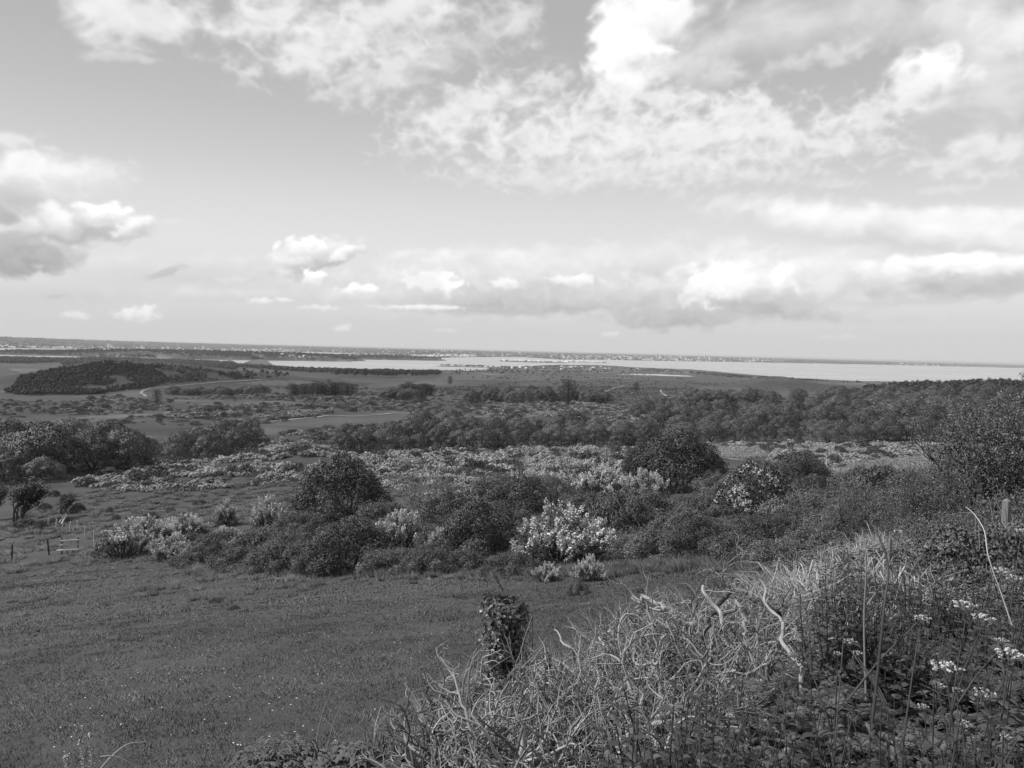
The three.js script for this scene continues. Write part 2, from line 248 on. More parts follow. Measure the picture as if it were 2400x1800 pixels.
// ---------- textures and materials ----------
function tileNoise(N, f) { const d = new Uint8Array(N * N * 4); let k = 0; for (let y = 0; y < N; y++) for (let x = 0; x < N; x++) { const v = clamp(f(x / N, y / N), 0, 1) * 255; d[k++] = v; d[k++] = v; d[k++] = v; d[k++] = 255; } const t = new THREE.DataTexture(d, N, N); t.wrapS = t.wrapT = THREE.RepeatWrapping; t.magFilter = THREE.LinearFilter; t.minFilter = THREE.LinearMipmapLinearFilter; t.needsUpdate = true; return t; }
function wrapNoise(u, v, p, seed) { // noise that repeats with period p
  const a = u * p, b = v * p, w = (x, y) => noise(x + seed, y + seed * 1.7), fx = u, fy = v;
  return w(a, b) * (1 - fx) * (1 - fy) + w(a - p, b) * fx * (1 - fy) + w(a, b - p) * (1 - fx) * fy + w(a - p, b - p) * fx * fy;
}
const turfMap = tileNoise(1024, (u, v) => .78 + .22 * wrapNoise(u, v, 90, 3) + .22 * wrapNoise(u, v, 200, 9) + .1 * wrapNoise(u, v, 24, 5));
const turfBump = tileNoise(1024, (u, v) => .5 + .25 * wrapNoise(u, v, 60, 13) + .25 * wrapNoise(u, v, 140, 21));
const barkMap = tileNoise(256, (u, v) => .72 + .3 * wrapNoise(u, v, 12, 2) + .3 * wrapNoise(u * 1, v, 40, 6));
const woodMap = tileNoise(256, (u, v) => .75 + .25 * wrapNoise(u, v, 30, 31) + .18 * Math.sin(u * Math.PI * 2 * 9 + 3 * wrapNoise(u, v, 4, 8)));
function grey(v, rough = .9, extra = {}) { return new THREE.MeshStandardMaterial({ color: new THREE.Color().setRGB(v, v, v), roughness: rough, metalness: 0, ...extra }); }
const leafy = (v, rough = .75) => grey(v, rough, { vertexColors: true, side: THREE.DoubleSide });
const M = {
  ground: grey(1, .95, { vertexColors: true, map: turfMap, bumpMap: turfBump, bumpScale: .02 }),
  leaf: leafy(1, .65), petal: leafy(1, .8), blade: leafy(1, .7),
  bark: grey(.075, .95, { map: barkMap, bumpMap: barkMap, bumpScale: .006 }), palebark: grey(.30, .9, { map: barkMap, bumpMap: barkMap, bumpScale: .004 }), twig: grey(.12, .95), paletwig: grey(.17, .95),
  timber: grey(.5, .9, { map: woodMap, bumpMap: woodMap, bumpScale: .003 }), darktimber: grey(.03, .95, { map: woodMap, bumpMap: woodMap, bumpScale: .003 }), oldpost: grey(.22, .95, { map: woodMap, bumpMap: woodMap, bumpScale: .003 }),
  path: grey(.25, .95, { map: turfMap }), wall: grey(.72, .85), roof: grey(.22, .9), glass: grey(.06, .3), stem: leafy(1, .7),
};

// ---------- names and labels ----------
const used = {};
function numbered(n) { n = n.replace(/_\d{3}$/, ''); const k = used[n] = (used[n] ?? -1) + 1; return k ? n + '_' + String(k).padStart(3, '0') : n; }
function tag(o, label, category, group, kind) { if (label) o.userData.label = label; if (category) o.userData.category = category; if (group) o.userData.group = group; if (kind) o.userData.kind = kind; return o; }
function thing(name, label, category, pos, turn = 0, group) { const g = new THREE.Group(); g.name = numbered(name); if (pos) g.position.copy(pos); g.rotation.y = turn; scene.add(g); return tag(g, label, category, group); }
function part(name, geometry, material, parent) { const m = new THREE.Mesh(geometry, material); m.name = name; m.castShadow = m.receiveShadow = true; parent.add(m); return m; }
function copyOf(proto, label, group, category) { const c = proto.clone(); c.name = numbered(proto.name); c.userData = { ...proto.userData }; if (category) c.userData.category = category; if (label) c.userData.label = label; if (group) c.userData.group = group; scene.add(c); return c; }
function single(name, geometry, material, label, category, group, kind) { const m = new THREE.Mesh(geometry, material); m.name = numbered(name); m.castShadow = m.receiveShadow = true; scene.add(m); return tag(m, label, category, group, kind); }
function scatter(name, geometry, material, matrices, parent, tones) {
  const m = new THREE.InstancedMesh(geometry, material, matrices.length); m.name = name; m.castShadow = m.receiveShadow = true;
  matrices.forEach((x, i) => m.setMatrixAt(i, x));
  if (tones) { const c = new THREE.Color(); tones.forEach((t, i) => m.setColorAt(i, c.setRGB(t, t, t))); }
  parent.add(m); return m;
}
function mat4(p, turn, s, sy = s, tilt) { const q = new THREE.Quaternion().setFromAxisAngle(new THREE.Vector3(0, 1, 0), turn); if (tilt) q.premultiply(new THREE.Quaternion().setFromUnitVectors(new THREE.Vector3(0, 1, 0), tilt)); return new THREE.Matrix4().compose(p, q, new THREE.Vector3(s, sy, s)); }
function upAt(x, z, e = .6) { return new THREE.Vector3(height(x - e, z) - height(x + e, z), 2 * e, height(x, z - e) - height(x, z + e)).normalize(); }
const ground = (x, z, dy = 0) => new THREE.Vector3(x, height(x, z) + dy, z);

// ---------- ground, water ----------
{
  const az = []; const A = 43 * Math.PI / 180;
  for (let i = 0; i <= 640; i++) az.push(-A + 2 * A * i / 640);
  for (let i = 1; i < 60; i++) az.push(A + (2 * Math.PI - 2 * A) * i / 60);
  const rs = [0.02]; for (let r = .6; r < 2600; r *= 1.0125) rs.push(r);
  for (let d = EYE / 2600; d > EYE / 22000; d -= .00034) rs.push(EYE / d);
  rs.push(24000, 28000, 34000, 42000);
  const NA = az.length, NR = rs.length, pos = new Float32Array(NA * NR * 3), col = new Float32Array(NA * NR * 3), uv = new Float32Array(NA * NR * 2), idx = [];
  for (let i = 0; i < NR; i++) for (let j = 0; j < NA; j++) {
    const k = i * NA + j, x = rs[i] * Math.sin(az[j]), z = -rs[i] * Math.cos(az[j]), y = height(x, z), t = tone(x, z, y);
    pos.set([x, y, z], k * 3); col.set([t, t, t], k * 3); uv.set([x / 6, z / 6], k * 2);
    if (i) { const p = k - NA, q = i * NA + (j + 1) % NA, s = q - NA; idx.push(p, s, k, k, s, q); }
  }
  const g = new THREE.BufferGeometry(); g.setAttribute('position', new THREE.BufferAttribute(pos, 3)); g.setAttribute('color', new THREE.BufferAttribute(col, 3)); g.setAttribute('uv', new THREE.BufferAttribute(uv, 2)); g.setIndex(idx); g.computeVertexNormals();
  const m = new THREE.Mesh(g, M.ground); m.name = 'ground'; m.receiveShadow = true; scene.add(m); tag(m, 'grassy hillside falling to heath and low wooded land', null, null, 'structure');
  const w = new THREE.RingGeometry(1500, 42000, 128, 12); w.rotateX(-Math.PI / 2);
  const rip = tileNoise(512, (u, v) => .5 + .3 * wrapNoise(u, v, 20, 40) + .3 * wrapNoise(u, v, 60, 44));
  const p = w.attributes.position, wu = w.attributes.uv; for (let i = 0; i < p.count; i++) wu.setXY(i, p.getX(i) / 400, p.getZ(i) / 90);
  const streak = tileNoise(512, (u, v) => .30 + .22 * wrapNoise(u, v, 5, 60) + .12 * wrapNoise(u, v, 14, 64)); streak.repeat.set(.09, .05);
  const sea = single('water', w, grey(.30, 1, { roughnessMap: streak, bumpMap: rip, bumpScale: .5 }), 'pale calm harbour and sea water', null, null, 'structure');
  sea.castShadow = false;
}
function ribbon(points, width, label) {
  const pts = points.map(([px, py]) => hit(px, py)), curve = new THREE.CatmullRomCurve3(pts), n = points.length * 14, pos = [], uv = [], idx = [];
  for (let i = 0; i <= n; i++) {
    const c = curve.getPoint(i / n), t = curve.getTangent(i / n), l = Math.hypot(t.x, t.z) || 1, w = width * (.8 + .3 * noise(i * .7, width)) / 2;
    for (const s of [-1, -.3, .3, 1]) { const x = c.x - t.z / l * w * s, z = c.z + t.x / l * w * s; pos.push(x, height(x, z) + .02 + Math.hypot(x, z) * .0006, z); uv.push(x / 6, z / 6); }
    if (i) for (let k = 0; k < 3; k++) { const a = (i - 1) * 4 + k, b = i * 4 + k; idx.push(a, a + 1, b, b, a + 1, b + 1); }
  }
  const g = new THREE.BufferGeometry(); g.setAttribute('position', new THREE.Float32BufferAttribute(pos, 3)); g.setAttribute('uv', new THREE.Float32BufferAttribute(uv, 2)); g.setIndex(idx); g.computeVertexNormals();
  return single('path', g, M.path, label, null, null, 'structure');
}
ribbon([[250, 423.6], [275, 421.4], [300, 419], [330, 415.8], [352, 416.6], [372, 415.4], [402, 412.6]], 2.6, 'pale track along the gorse hedge above the smooth meadow');
ribbon([[595, 396.5], [602, 393], [612, 389.6], [624, 386]], 4, 'pale track climbing right of the tall pine');
ribbon([[146, 397], [142, 392], [150, 389], [175, 386.3], [205, 383.6], [232, 381.6], [262, 379.8]], 2.8, 'pale track running right below the wooded knoll');
ribbon([[165, 401], [210, 401.6], [245, 401.4], [280, 402.4]], 2.6, 'thin pale track right of the lone dark tree');
ribbon([[188, 404.6], [210, 405.4], [235, 407]], 3, 'short pale track among gorse');
ribbon([[655, 389.5], [675, 389.6], [690, 390.6]], 4, 'short pale track behind gorse right of centre'); ribbon([[660, 390], [663, 394], [666, 396.5]], 4, 'sandy bare spot in the gorse right of centre');
// ---------- growing things ----------
const V = (x, y, z) => new THREE.Vector3(x, y, z);
function unit(r) { const y = 2 * r() - 1, a = r() * 6.2832, s = Math.sqrt(1 - y * y); return V(s * Math.cos(a), y, s * Math.sin(a)); }
class Leaves {
  constructor() { this.p = []; this.n = []; this.c = []; this.i = []; }
  vert(x, y, z, n, t) { this.p.push(x, y, z); this.n.push(n.x, n.y, n.z); this.c.push(t, t, t); return this.p.length / 3 - 1; }
  // a pointed leaf: centre c, half length along u, half width along v
  leaf(c, u, v, n, t) {
    const a = this.vert(c.x - u.x, c.y - u.y, c.z - u.z, n, t), b = this.vert(c.x - v.x + u.x * .1, c.y - v.y + u.y * .1, c.z - v.z + u.z * .1, n, t), d = this.vert(c.x + u.x, c.y + u.y, c.z + u.z, n, t), e = this.vert(c.x + v.x + u.x * .1, c.y + v.y + u.y * .1, c.z + v.z + u.z * .1, n, t);
    this.i.push(a, b, d, a, d, e);
  }
  random(c, size, out, bend, t, r, slim = .5) {
    const u = unit(r), w = unit(r), v = w.cross(u).normalize(), f = u.clone().cross(v); if (f.dot(out) < 0) { f.negate(); v.negate(); }
    const n = f.multiplyScalar(1 - bend).addScaledVector(out, bend).normalize();
    this.leaf(c, u.multiplyScalar(size), v.multiplyScalar(size * slim), n, t);
  }
  blade(x, y, z, dx, dy, dz, w, t) { // a thin upright triangle
    const l = Math.hypot(dx, dz) || 1, a = Math.sin(x * 917 + z * 571) * 3, ux = Math.cos(a) * w, uz = Math.sin(a) * w, n = V(dx * .4, 1, dz * .4).normalize();
    const i = this.vert(x - ux, y, z - uz, n, t); this.vert(x + ux, y, z + uz, n, t); this.vert(x + dx, y + dy, z + dz, n, t); this.i.push(i, i + 1, i + 2);
  }
  strip(points, widths, side, t) { // a bent flat blade
    let k = -1; points.forEach((p, j) => { const w = widths[j], a = points[Math.min(j + 1, points.length - 1)].clone().sub(points[Math.max(j - 1, 0)]), n = side.clone().cross(a).normalize(); if (n.y < 0) n.negate(); const m = this.vert(p.x - side.x * w, p.y - side.y * w, p.z - side.z * w, n, t); this.vert(p.x + side.x * w, p.y + side.y * w, p.z + side.z * w, n, t); if (j) this.i.push(k, k + 1, m, m, k + 1, m + 1); k = m; });
  }
  build() {
    const P = this.p, N = this.n, I = this.i; // every face looks the way its normals do
    for (let k = 0; k < I.length; k += 3) { const a = I[k] * 3, b = I[k + 1] * 3, c = I[k + 2] * 3, ux = P[b] - P[a], uy = P[b + 1] - P[a + 1], uz = P[b + 2] - P[a + 2], vx = P[c] - P[a], vy = P[c + 1] - P[a + 1], vz = P[c + 2] - P[a + 2]; if ((uy * vz - uz * vy) * N[a] + (uz * vx - ux * vz) * N[a + 1] + (ux * vy - uy * vx) * N[a + 2] < 0) { const t = I[k + 1]; I[k + 1] = I[k + 2]; I[k + 2] = t; } }
    const g = new THREE.BufferGeometry(); g.setAttribute('position', new THREE.Float32BufferAttribute(this.p, 3)); g.setAttribute('normal', new THREE.Float32BufferAttribute(this.n, 3)); g.setAttribute('color', new THREE.Float32BufferAttribute(this.c, 3)); g.setIndex(this.i); return g; }
}
class Tubes {
  constructor() { this.p = []; this.n = []; this.u = []; this.i = []; }
  add(pts, radii, sides = 5, cap = true) {
    const T = V(0, 0, 0), A = V(0, 0, 0), B = V(0, 0, 0); let len = 0, base = this.p.length / 3;
    for (let k = 0; k < pts.length; k++) {
      T.copy(pts[Math.min(k + 1, pts.length - 1)]).sub(pts[Math.max(k - 1, 0)]).normalize();
      if (!k) { A.set(Math.abs(T.y) > .9 ? 1 : 0, Math.abs(T.y) > .9 ? 0 : 1, 0); } A.addScaledVector(T, -A.dot(T)).normalize(); B.copy(T).cross(A);
      if (k) len += pts[k].distanceTo(pts[k - 1]);
      for (let s = 0; s <= sides; s++) { const a = s / sides * 6.2832, c = Math.cos(a), d = Math.sin(a), nx = A.x * c + B.x * d, ny = A.y * c + B.y * d, nz = A.z * c + B.z * d, r = radii[k]; this.p.push(pts[k].x + nx * r, pts[k].y + ny * r, pts[k].z + nz * r); this.n.push(nx, ny, nz); this.u.push(s / sides * .5, len * 2); }
      if (k) for (let s = 0; s < sides; s++) { const a = base + (k - 1) * (sides + 1) + s, b = a + sides + 1; this.i.push(a, a + 1, b, b, a + 1, b + 1); }
    }
    if (cap) for (const k of [0, pts.length - 1]) { const o = base + k * (sides + 1); for (let s = 1; s < sides - 1; s++) this.i.push(o, k ? o + s : o + s + 1, k ? o + s + 1 : o + s); }
  }
  build() { const g = new THREE.BufferGeometry(); g.setAttribute('position', new THREE.Float32BufferAttribute(this.p, 3)); g.setAttribute('normal', new THREE.Float32BufferAttribute(this.n, 3)); g.setAttribute('uv', new THREE.Float32BufferAttribute(this.u, 2)); g.setIndex(this.i); return g; }
}
// a crooked branching limb; tips are collected
function grow(tubes, r, p, dir, len, rad, depth, o, tips) {
  const n = o.steps ?? 4, pts = [p.clone()], rs = [rad], d = dir.clone().normalize(), q = p.clone(); const end = rad * (depth ? .62 : .35);
  for (let i = 1; i <= n; i++) { d.addScaledVector(unit(r), o.crook ?? .3); d.y += o.lift ?? .05; if (o.wind) d.addScaledVector(o.wind, .12); d.normalize(); q.addScaledVector(d, len / n); pts.push(q.clone()); rs.push(lerp(rad, end, i / n)); }
  tubes.add(pts, rs, rad > .02 ? 6 : rad > .006 ? 4 : 3, rad > .008);
  if (tips) for (let i = 1; i <= n; i++) if (!depth || (o.leafy ?? 1) >= depth) tips.push([pts[i], d.clone()]);
  if (!depth) return;
  const kids = o.kids ?? 3;
  for (let k = 0; k < kids; k++) {
    const at = k === 0 ? n : Math.max(1, Math.round(n * (.3 + .7 * r()))), side = unit(r), nd = pts[at].clone().sub(pts[at - 1]).normalize().multiplyScalar(o.along ?? .8).addScaledVector(side, o.spread ?? .8); nd.y += o.lift ?? .05;
    grow(tubes, r, pts[at], nd, len * (o.shrink ?? .68) * (.75 + .5 * r()), Math.max(o.thin ?? .003, rs[at] * (k === 0 ? .9 : .65)), depth - 1, o, tips);
  }
}
function domeLobes(r, n, W, H, y0, size, lean = 0) { const l = []; for (let i = 0; i < n; i++) { const a = i * 2.4 + r(), k = Math.sqrt((i + .5) / n), t = 1 - k * k * .75, s = size * (.75 + .5 * r()); l.push([Math.cos(a) * k * (W / 2 - s * .75) + lean * t, y0 + (H - y0 - s) * t * (.82 + .18 * r()) + s * .2, Math.sin(a) * k * (W / 2 - s * .75), s, s * (.75 + .25 * r()), s]); } return l; }
function crown(lobes, n, size, tone, r, o = {}) {
  const L = new Leaves(), c = V(0, 0, 0), vol = lobes.map((l) => l[3] * l[3]), sum = vol.reduce((a, b) => a + b);
  const bend = o.bend ?? .65, vary = o.vary ?? .35;
  lobes.forEach((l, k) => {
    const m = Math.round(n * vol[k] / sum), lt = 1 + (r() - .5) * (o.lobeVary ?? .3);
    for (let i = 0; i < m; i++) {
      const d = unit(r); if (d.y < -.35 && r() < .7) d.y *= -1;
      const lump = 1 + (o.lump ?? .24) * noise(d.x * 2.5 + k * 7, d.z * 2.5 + d.y * 2.5), deep = i % 5 === 0 ? .45 + .4 * r() : .82 + .26 * Math.pow(r(), 1.5);
      c.set(l[0] + d.x * l[3] * deep * lump, l[1] + d.y * l[4] * deep * lump, l[2] + d.z * l[5] * deep * lump);
      if (c.y < (o.floor ?? .1)) continue;
      let hidden = false; for (let j = 0; j < lobes.length; j++) if (j !== k) { const e = lobes[j], q = ((c.x - e[0]) / e[3]) ** 2 + ((c.y - e[1]) / e[4]) ** 2 + ((c.z - e[2]) / e[5]) ** 2; if (q < .45) { hidden = true; break; } }
      if (hidden && r() < .85) continue;
      const t = tone * lt * (1 - vary + 2 * vary * r());
      L.random(c, size * (.7 + .6 * r()), d, bend, t, r, o.slim ?? .55);
    }
  });
  for (let i = 0; i < (o.shoots ?? 0); i++) { // leafy shoots that stand out of the outline
    const l = lobes[i % lobes.length], d = unit(r); d.y = Math.abs(d.y) * .8 + .1; const s = V(l[0] + d.x * l[3], l[1] + d.y * l[4], l[2] + d.z * l[5]), dir = d.clone().add(V(0, .5, 0)).add(unit(r).multiplyScalar(.5)).normalize(), len = .22 + .42 * r();
    for (let k = 0; k < 16; k++) { const w = k / 16, e = s.clone().addScaledVector(dir, len * w).addScaledVector(unit(r), .05 * (1.2 - w)); L.random(e, size * (.9 - .3 * w), dir, .3, tone * (.8 + .6 * r()), r, .55); }
  }
  return L;
}
function trunks(r, n, H, spread, rad, o = {}) { const t = new Tubes(); for (let i = 0; i < n; i++) { const a = i / n * 6.28 + r(), d = V(Math.cos(a) * spread, 1, Math.sin(a) * spread); grow(t, r, V(Math.cos(a) * rad, -.25, Math.sin(a) * rad), d, H, rad, 1, { crook: .16, kids: 3, spread: .7, lift: .1, ...o }); } return t.build(); }
// one of each kind is built at the origin, used in its first place and copied to the others
class Kind {
  constructor(name, category, make) { this.name = name; this.category = category; this.make = make; this.protos = []; this.used = []; }
  put(p, turn, s, label, group, v = 0, sy = s) {
    let o;
    if (!this.used[v]) { o = this.make(v); o.name = numbered(this.name); scene.add(o); this.protos[v] = o; this.used[v] = true; tag(o, label, this.category, group); }
    else { o = copyOf(this.protos[v], label, null, this.category); if (group) o.userData.group = group; else delete o.userData.group; }
    o.position.copy(p); o.rotation.set(0, turn, 0); o.scale.set(s, sy, s); return o;
  }
}
const blank = () => new THREE.Group();
const sallow = new Kind('sallow_tree', 'tree', (v) => { // a rounded mound of fine leaves on many stems; 5.2 m tall, 8 m wide
  const r = rng(100 + v), g = blank(), H = 5.2, W = 7.4 + 1.6 * r(), lobes = [];
  const n = 24; for (let i = 0; i < n; i++) { const a = i * 2.4 + r() * .6, k = Math.sqrt((i + .3) / n), e = 1.05 + .35 * r(), R = W / 2 - e * .8; lobes.push([Math.cos(a) * k * R, .35 + (H - e - .35) * Math.sqrt(Math.max(0, 1 - k * k * .96)) * (.86 + .16 * r()), Math.sin(a) * k * R, e, e * .85, e]); }
  for (let i = 0; i < 7; i++) { const a = i * .9; lobes.push([Math.cos(a) * W * .36, .7, Math.sin(a) * W * .36, 1.0, .8, 1.0]); }
  part('trunk', trunks(r, 4, H * .6, .5, .12), M.bark, g);
  part('crown', crown(lobes, 14000, .092, [.108, .09, .122, .08, .1, .074][v % 6], r, { bend: .86, vary: .14, lobeVary: .4, lump: .14 }).build(), M.leaf, g);
  return g;
});
const pine = new Kind('pine_tree', 'tree', (v) => {
  const r = rng(200 + v), g = blank(), H = 9, t = new Tubes(), lobes = [];
  t.add([V(0, -.3, 0), V(.1, H * .4, .05), V(.25, H * .75, 0), V(.2, H * .95, .1)], [.28, .22, .12, .04], 7);
  for (let i = 0; i < 16; i++) { const y = H * (.1 + .86 * i / 16), k = (1 - Math.abs(i / 16 - .35) * .9) * 1.9, a = i * 2.4; const e = V(Math.cos(a) * k, y + .3, Math.sin(a) * k); t.add([V(.12, y - .3, 0), e], [.07, .03], 4); lobes.push([e.x * .85, e.y, e.z * .85, 1.35, .75, 1.35]); }
  lobes.push([.2, H * .96, .1, .9, .8, .9]);
  part('trunk', t.build(), M.bark, g);
  part('crown', crown(lobes, 3600, .2, .026, r, { bend: .5, slim: .22 }).build(), M.leaf, g);
  return g;
});
const bramble = new Kind('bramble_bush', 'bush', (v) => { // low arching mound, 4 m wide, 1.7 m tall
  const r = rng(300 + v), g = blank(), lobes = domeLobes(r, 16, 4.2, 1.65, -.1, .48);
  part('foliage', crown(lobes, 21000, .04, [.10, .08, .12, .09][v % 4], r, { bend: .35, vary: .6, lobeVary: .6, floor: -.3, lump: .42, shoots: 70 }).build(), M.leaf, g);
  const t = new Tubes(); for (let i = 0; i < 46; i++) { const a = r() * 6.28, k = r() * 1.5, s = V(Math.cos(a) * k, .5 + .8 * r(), Math.sin(a) * k), m = s.clone().add(V((r() - .5) * 1.3, .45 + .5 * r(), (r() - .5) * 1.3)), e = m.clone().add(V((r() - .5) * 1.2, -.2 - .3 * r(), (r() - .5) * 1.2)), c = new THREE.QuadraticBezierCurve3(s, m, e).getPoints(6); t.add(c, [.009, .009, .008, .007, .006, .005, .004], 3, false); }
  part('stems', t.build(), v % 2 ? M.twig : M.paletwig, g);
  return g;
});
const darkbush = new Kind('dense_bush', 'bush', (v) => { // 4.6 m wide, 3.1 m tall, small leaves
  const r = rng(400 + v), g = blank(), t = new Tubes(), tips = [];
  for (let i = 0; i < 7; i++) { const a = i * .9, d = V(Math.cos(a) * .7, 1, Math.sin(a) * .7); grow(t, r, V(Math.cos(a) * .25, -.1, Math.sin(a) * .25), d, 1.3, .045, 3, { crook: .3, kids: 3, spread: .9, lift: .06, thin: .006 }, tips); }
  part('stems', t.build(), M.bark, g);
  part('foliage', crown(domeLobes(r, 22, 4.6, 3.0, -.1, .64), 27000, .044, [.056, .05, .072][v % 3], r, { bend: .4, vary: .55, lobeVary: .6, floor: -.2, lump: .4, shoots: 90 }).build(), M.leaf, g);
  return g;
});
const gorse = new Kind('gorse_bush', 'gorse', (v) => { // 3.4 m wide, 2.1 m tall: leaning boughs that end in spikes thick with blossom
  const r = rng(500 + v), g = blank(), L = new Leaves(), F = new Leaves(), T = new Tubes(), open = [.78, .5, .27][v % 3], lobes = [];
  const B = 24;
  for (let b = 0; b < B; b++) {
    const a = b * 2.4 + r() * .5, k = Math.sqrt((b + .5) / B), tip = V(Math.cos(a) * k * 1.35, (1.62 - 1.05 * k * k) * (.72 + .4 * r()), Math.sin(a) * k * 1.35), foot = V(tip.x * .15, 0, tip.z * .15), mid = foot.clone().lerp(tip, .5).add(V(tip.x * .14, -.05, tip.z * .14)), c = new THREE.QuadraticBezierCurve3(foot, mid, tip), lit = r() < open;
    T.add(c.getPoints(6), [.03, .026, .022, .018, .014, .01, .006], 5, false); lobes.push([tip.x * .86, tip.y * .78, tip.z * .86, .36, .34, .36]);
    for (let s = 0; s < 15; s++) {
      const t = .5 + .5 * Math.sqrt(r()), p = c.getPoint(t), dir = c.getTangent(t).multiplyScalar(.55).add(unit(r).multiplyScalar(.75)); dir.y += .9; dir.normalize(); p.addScaledVector(unit(r), .15);
      const len = .32 + .42 * r(), flower = lit ? r() < .8 : r() < .16;
      for (let q = 0; q < 11; q++) { const w = q / 11 * (flower ? .45 : 1), e = p.clone().addScaledVector(dir, len * w).addScaledVector(unit(r), .04); L.random(e, .06, dir, .3, .055 * (.5 + r()), r, .2); }
      if (flower) { const m = 64, bt = .54 * (.8 + .4 * r()); for (let q = 0; q < m; q++) { const w = .12 + .88 * q / m, rad = .062 * Math.sin(Math.PI * clamp(1.15 - w * .98, .1, 1)) + .008, o = unit(r); o.addScaledVector(dir, -o.dot(dir) * .8).normalize(); F.random(p.clone().addScaledVector(dir, len * w).addScaledVector(o, rad * (.8 + .3 * r())), (.028 + .012 * r()), o, .6, bt * (.65 + .6 * r()), r, .75); } }
    }
  }
  for (let i = 0; i < 10; i++) { const a = i * 2.4; lobes.push([Math.cos(a) * .8, .25 + .2 * r(), Math.sin(a) * .8, .5, .4, .5]); }
  part('foliage', mergeGeometries([crown(lobes, 4600, .065, .04, r, { bend: .4, slim: .25, floor: -.3, vary: .6 }).build(), L.build()]), M.leaf, g); part('blossom', F.build(), M.petal, g); part('stems', T.build(), M.bark, g);
  return g;
});
const mayBush = new Kind('blossom_bush', 'bush', (v) => { // thorn bush white with flower, 4 m wide, 3 m tall
  const r = rng(600 + v), g = blank(), lobes = domeLobes(r, 15, 3.9, 3, -.1, .75), L = crown(lobes, 20000, .046, .045, r, { bend: .4, vary: .5, floor: -.2 }), F = new Leaves();
  for (let i = 0; i < 1900; i++) { const l = lobes[i % lobes.length], d = unit(r); d.y = Math.abs(d.y) * .9 - .1; const c = V(l[0] + d.x * l[3], l[1] + d.y * l[4], l[2] + d.z * l[5]); if (c.y < .9 + .5 * noise(c.x, c.z) || noise(c.x * 1.1 + 5, c.z * 1.1 + c.y) < -.05) continue; for (let k = 0; k < 12; k++) F.random(c.clone().addScaledVector(unit(r), .085 * r()), .03, d, .6, .5 * (.75 + .5 * r()), r, .9); }
  part('foliage', L.build(), M.leaf, g); part('blossom', F.build(), M.petal, g);
  const t = new Tubes(); for (let i = 0; i < 6; i++) { const a = i * 1.05; grow(t, r, V(Math.cos(a) * .15, -.1, Math.sin(a) * .15), V(Math.cos(a) * .6, 1, Math.sin(a) * .6), 1.4, .045, 2, { crook: .25, kids: 3 }); } part('stems', t.build(), M.bark, g);
  return g;
});
const bareShrub = new Kind('bare_shrub', 'shrub', (v) => { // leafless, fanning pale stems, 4.5 m wide, 3.2 m tall
  const r = rng(700 + v), g = blank(), t = new Tubes(), w = new Tubes(), tips = [];
  const n = v ? 6 : 15;
  for (let i = 0; i < n; i++) { const a = i * 2.4, k = (v ? .35 : .75) * Math.sqrt((i + 1) / n); grow(t, r, V(Math.cos(a) * .3, -.1, Math.sin(a) * .3), V(Math.cos(a) * k + (v ? 0 : .2), 1, Math.sin(a) * k), v ? 1.5 : 1.35, v ? .04 : .026, 0, { crook: .2, lift: .05, steps: 5 }, tips); }
  const ends = tips.filter((_, i) => i % 5 >= 1).map(([p, d]) => [p.clone(), d.clone()]);
  for (const [p, d] of ends) grow(w, r, p, d.clone().add(unit(r).multiplyScalar(.8)), .75, .013, 2, { crook: .3, kids: 2, spread: .75, lift: .06, thin: .005, steps: 3, shrink: .72 });
  part('stems', t.build(), v ? M.bark : M.paletwig, g); part('twigs', w.build(), v ? M.twig : M.paletwig, g);
  if (v) { const L = new Leaves(); for (const [p] of ends) for (let k = 0; k < 14; k++) L.random(p.clone().addScaledVector(unit(r), .5 * r()), .035, V(0, 1, 0), .3, .05, r); part('foliage', L.build(), M.leaf, g); }
  return g;
});
const hawthorn = new Kind('hawthorn_bush', 'bush', (v) => { // open leafy thorn, 4 m wide, 3.6 m tall, seen close
  const r = rng(800 + v), g = blank(), t = new Tubes(), tips = [], L = new Leaves();
  for (let i = 0; i < 8; i++) { const a = i * 2.4, k = .25 + .55 * (i / 8); grow(t, r, V(Math.cos(a) * .25, -.2, Math.sin(a) * .25), V(Math.cos(a) * k, 1, Math.sin(a) * k), 1.5, .05, 4, { crook: .3, kids: 3, spread: .95, lift: .1, thin: .005, shrink: .66, steps: 4, leafy: 2 }, tips); }
  part('branches', t.build(), M.bark, g);
  for (const [p, d] of tips) { if (r() < .45) continue; const m = 4 + Math.floor(r() * 6), lt = .13 * (.55 + .8 * r()); for (let k = 0; k < m; k++) { const o = unit(r); o.y += .4; o.normalize(); L.random(p.clone().addScaledVector(o, .08 * r() + .01), .019 + .010 * r(), o, .4, lt * (.75 + .5 * r()), r, .6); } }
  part('foliage', mergeGeometries([L.build(), crown(domeLobes(r, 22, 4.4, 2.7, -.2, .6), 17000, .026, .085, r, { bend: .4, vary: .6, lobeVary: .6, floor: -.4, lump: .45, shoots: 120 }).build()]), M.leaf, g);
  return g;
});
const thornTree = new Kind('thorn_tree', 'tree', (v) => { // small windswept tree, 2.6 m
  const r = rng(900 + v), g = blank(), t = new Tubes(), tips = [], L = new Leaves(), wind = V(1, 0, 0);
  for (let i = 0; i < 4; i++) { const a = i * 1.6; grow(t, r, V(Math.cos(a) * .15, -.15, Math.sin(a) * .15), V(Math.cos(a) * .16, 1, Math.sin(a) * .16), 1.05, .07, 3, { crook: .16, kids: 3, spread: .55, lift: .1, wind, thin: .007 }, tips); }
  part('trunk', t.build(), M.bark, g);
  for (const [p] of tips) for (let k = 0; k < 9; k++) L.random(p.clone().addScaledVector(unit(r), .3 * r()), .045, V(-.3, .9, 0), .4, .038 * (.6 + .8 * r()), r);
  part('crown', L.build(), M.leaf, g); return g;
});
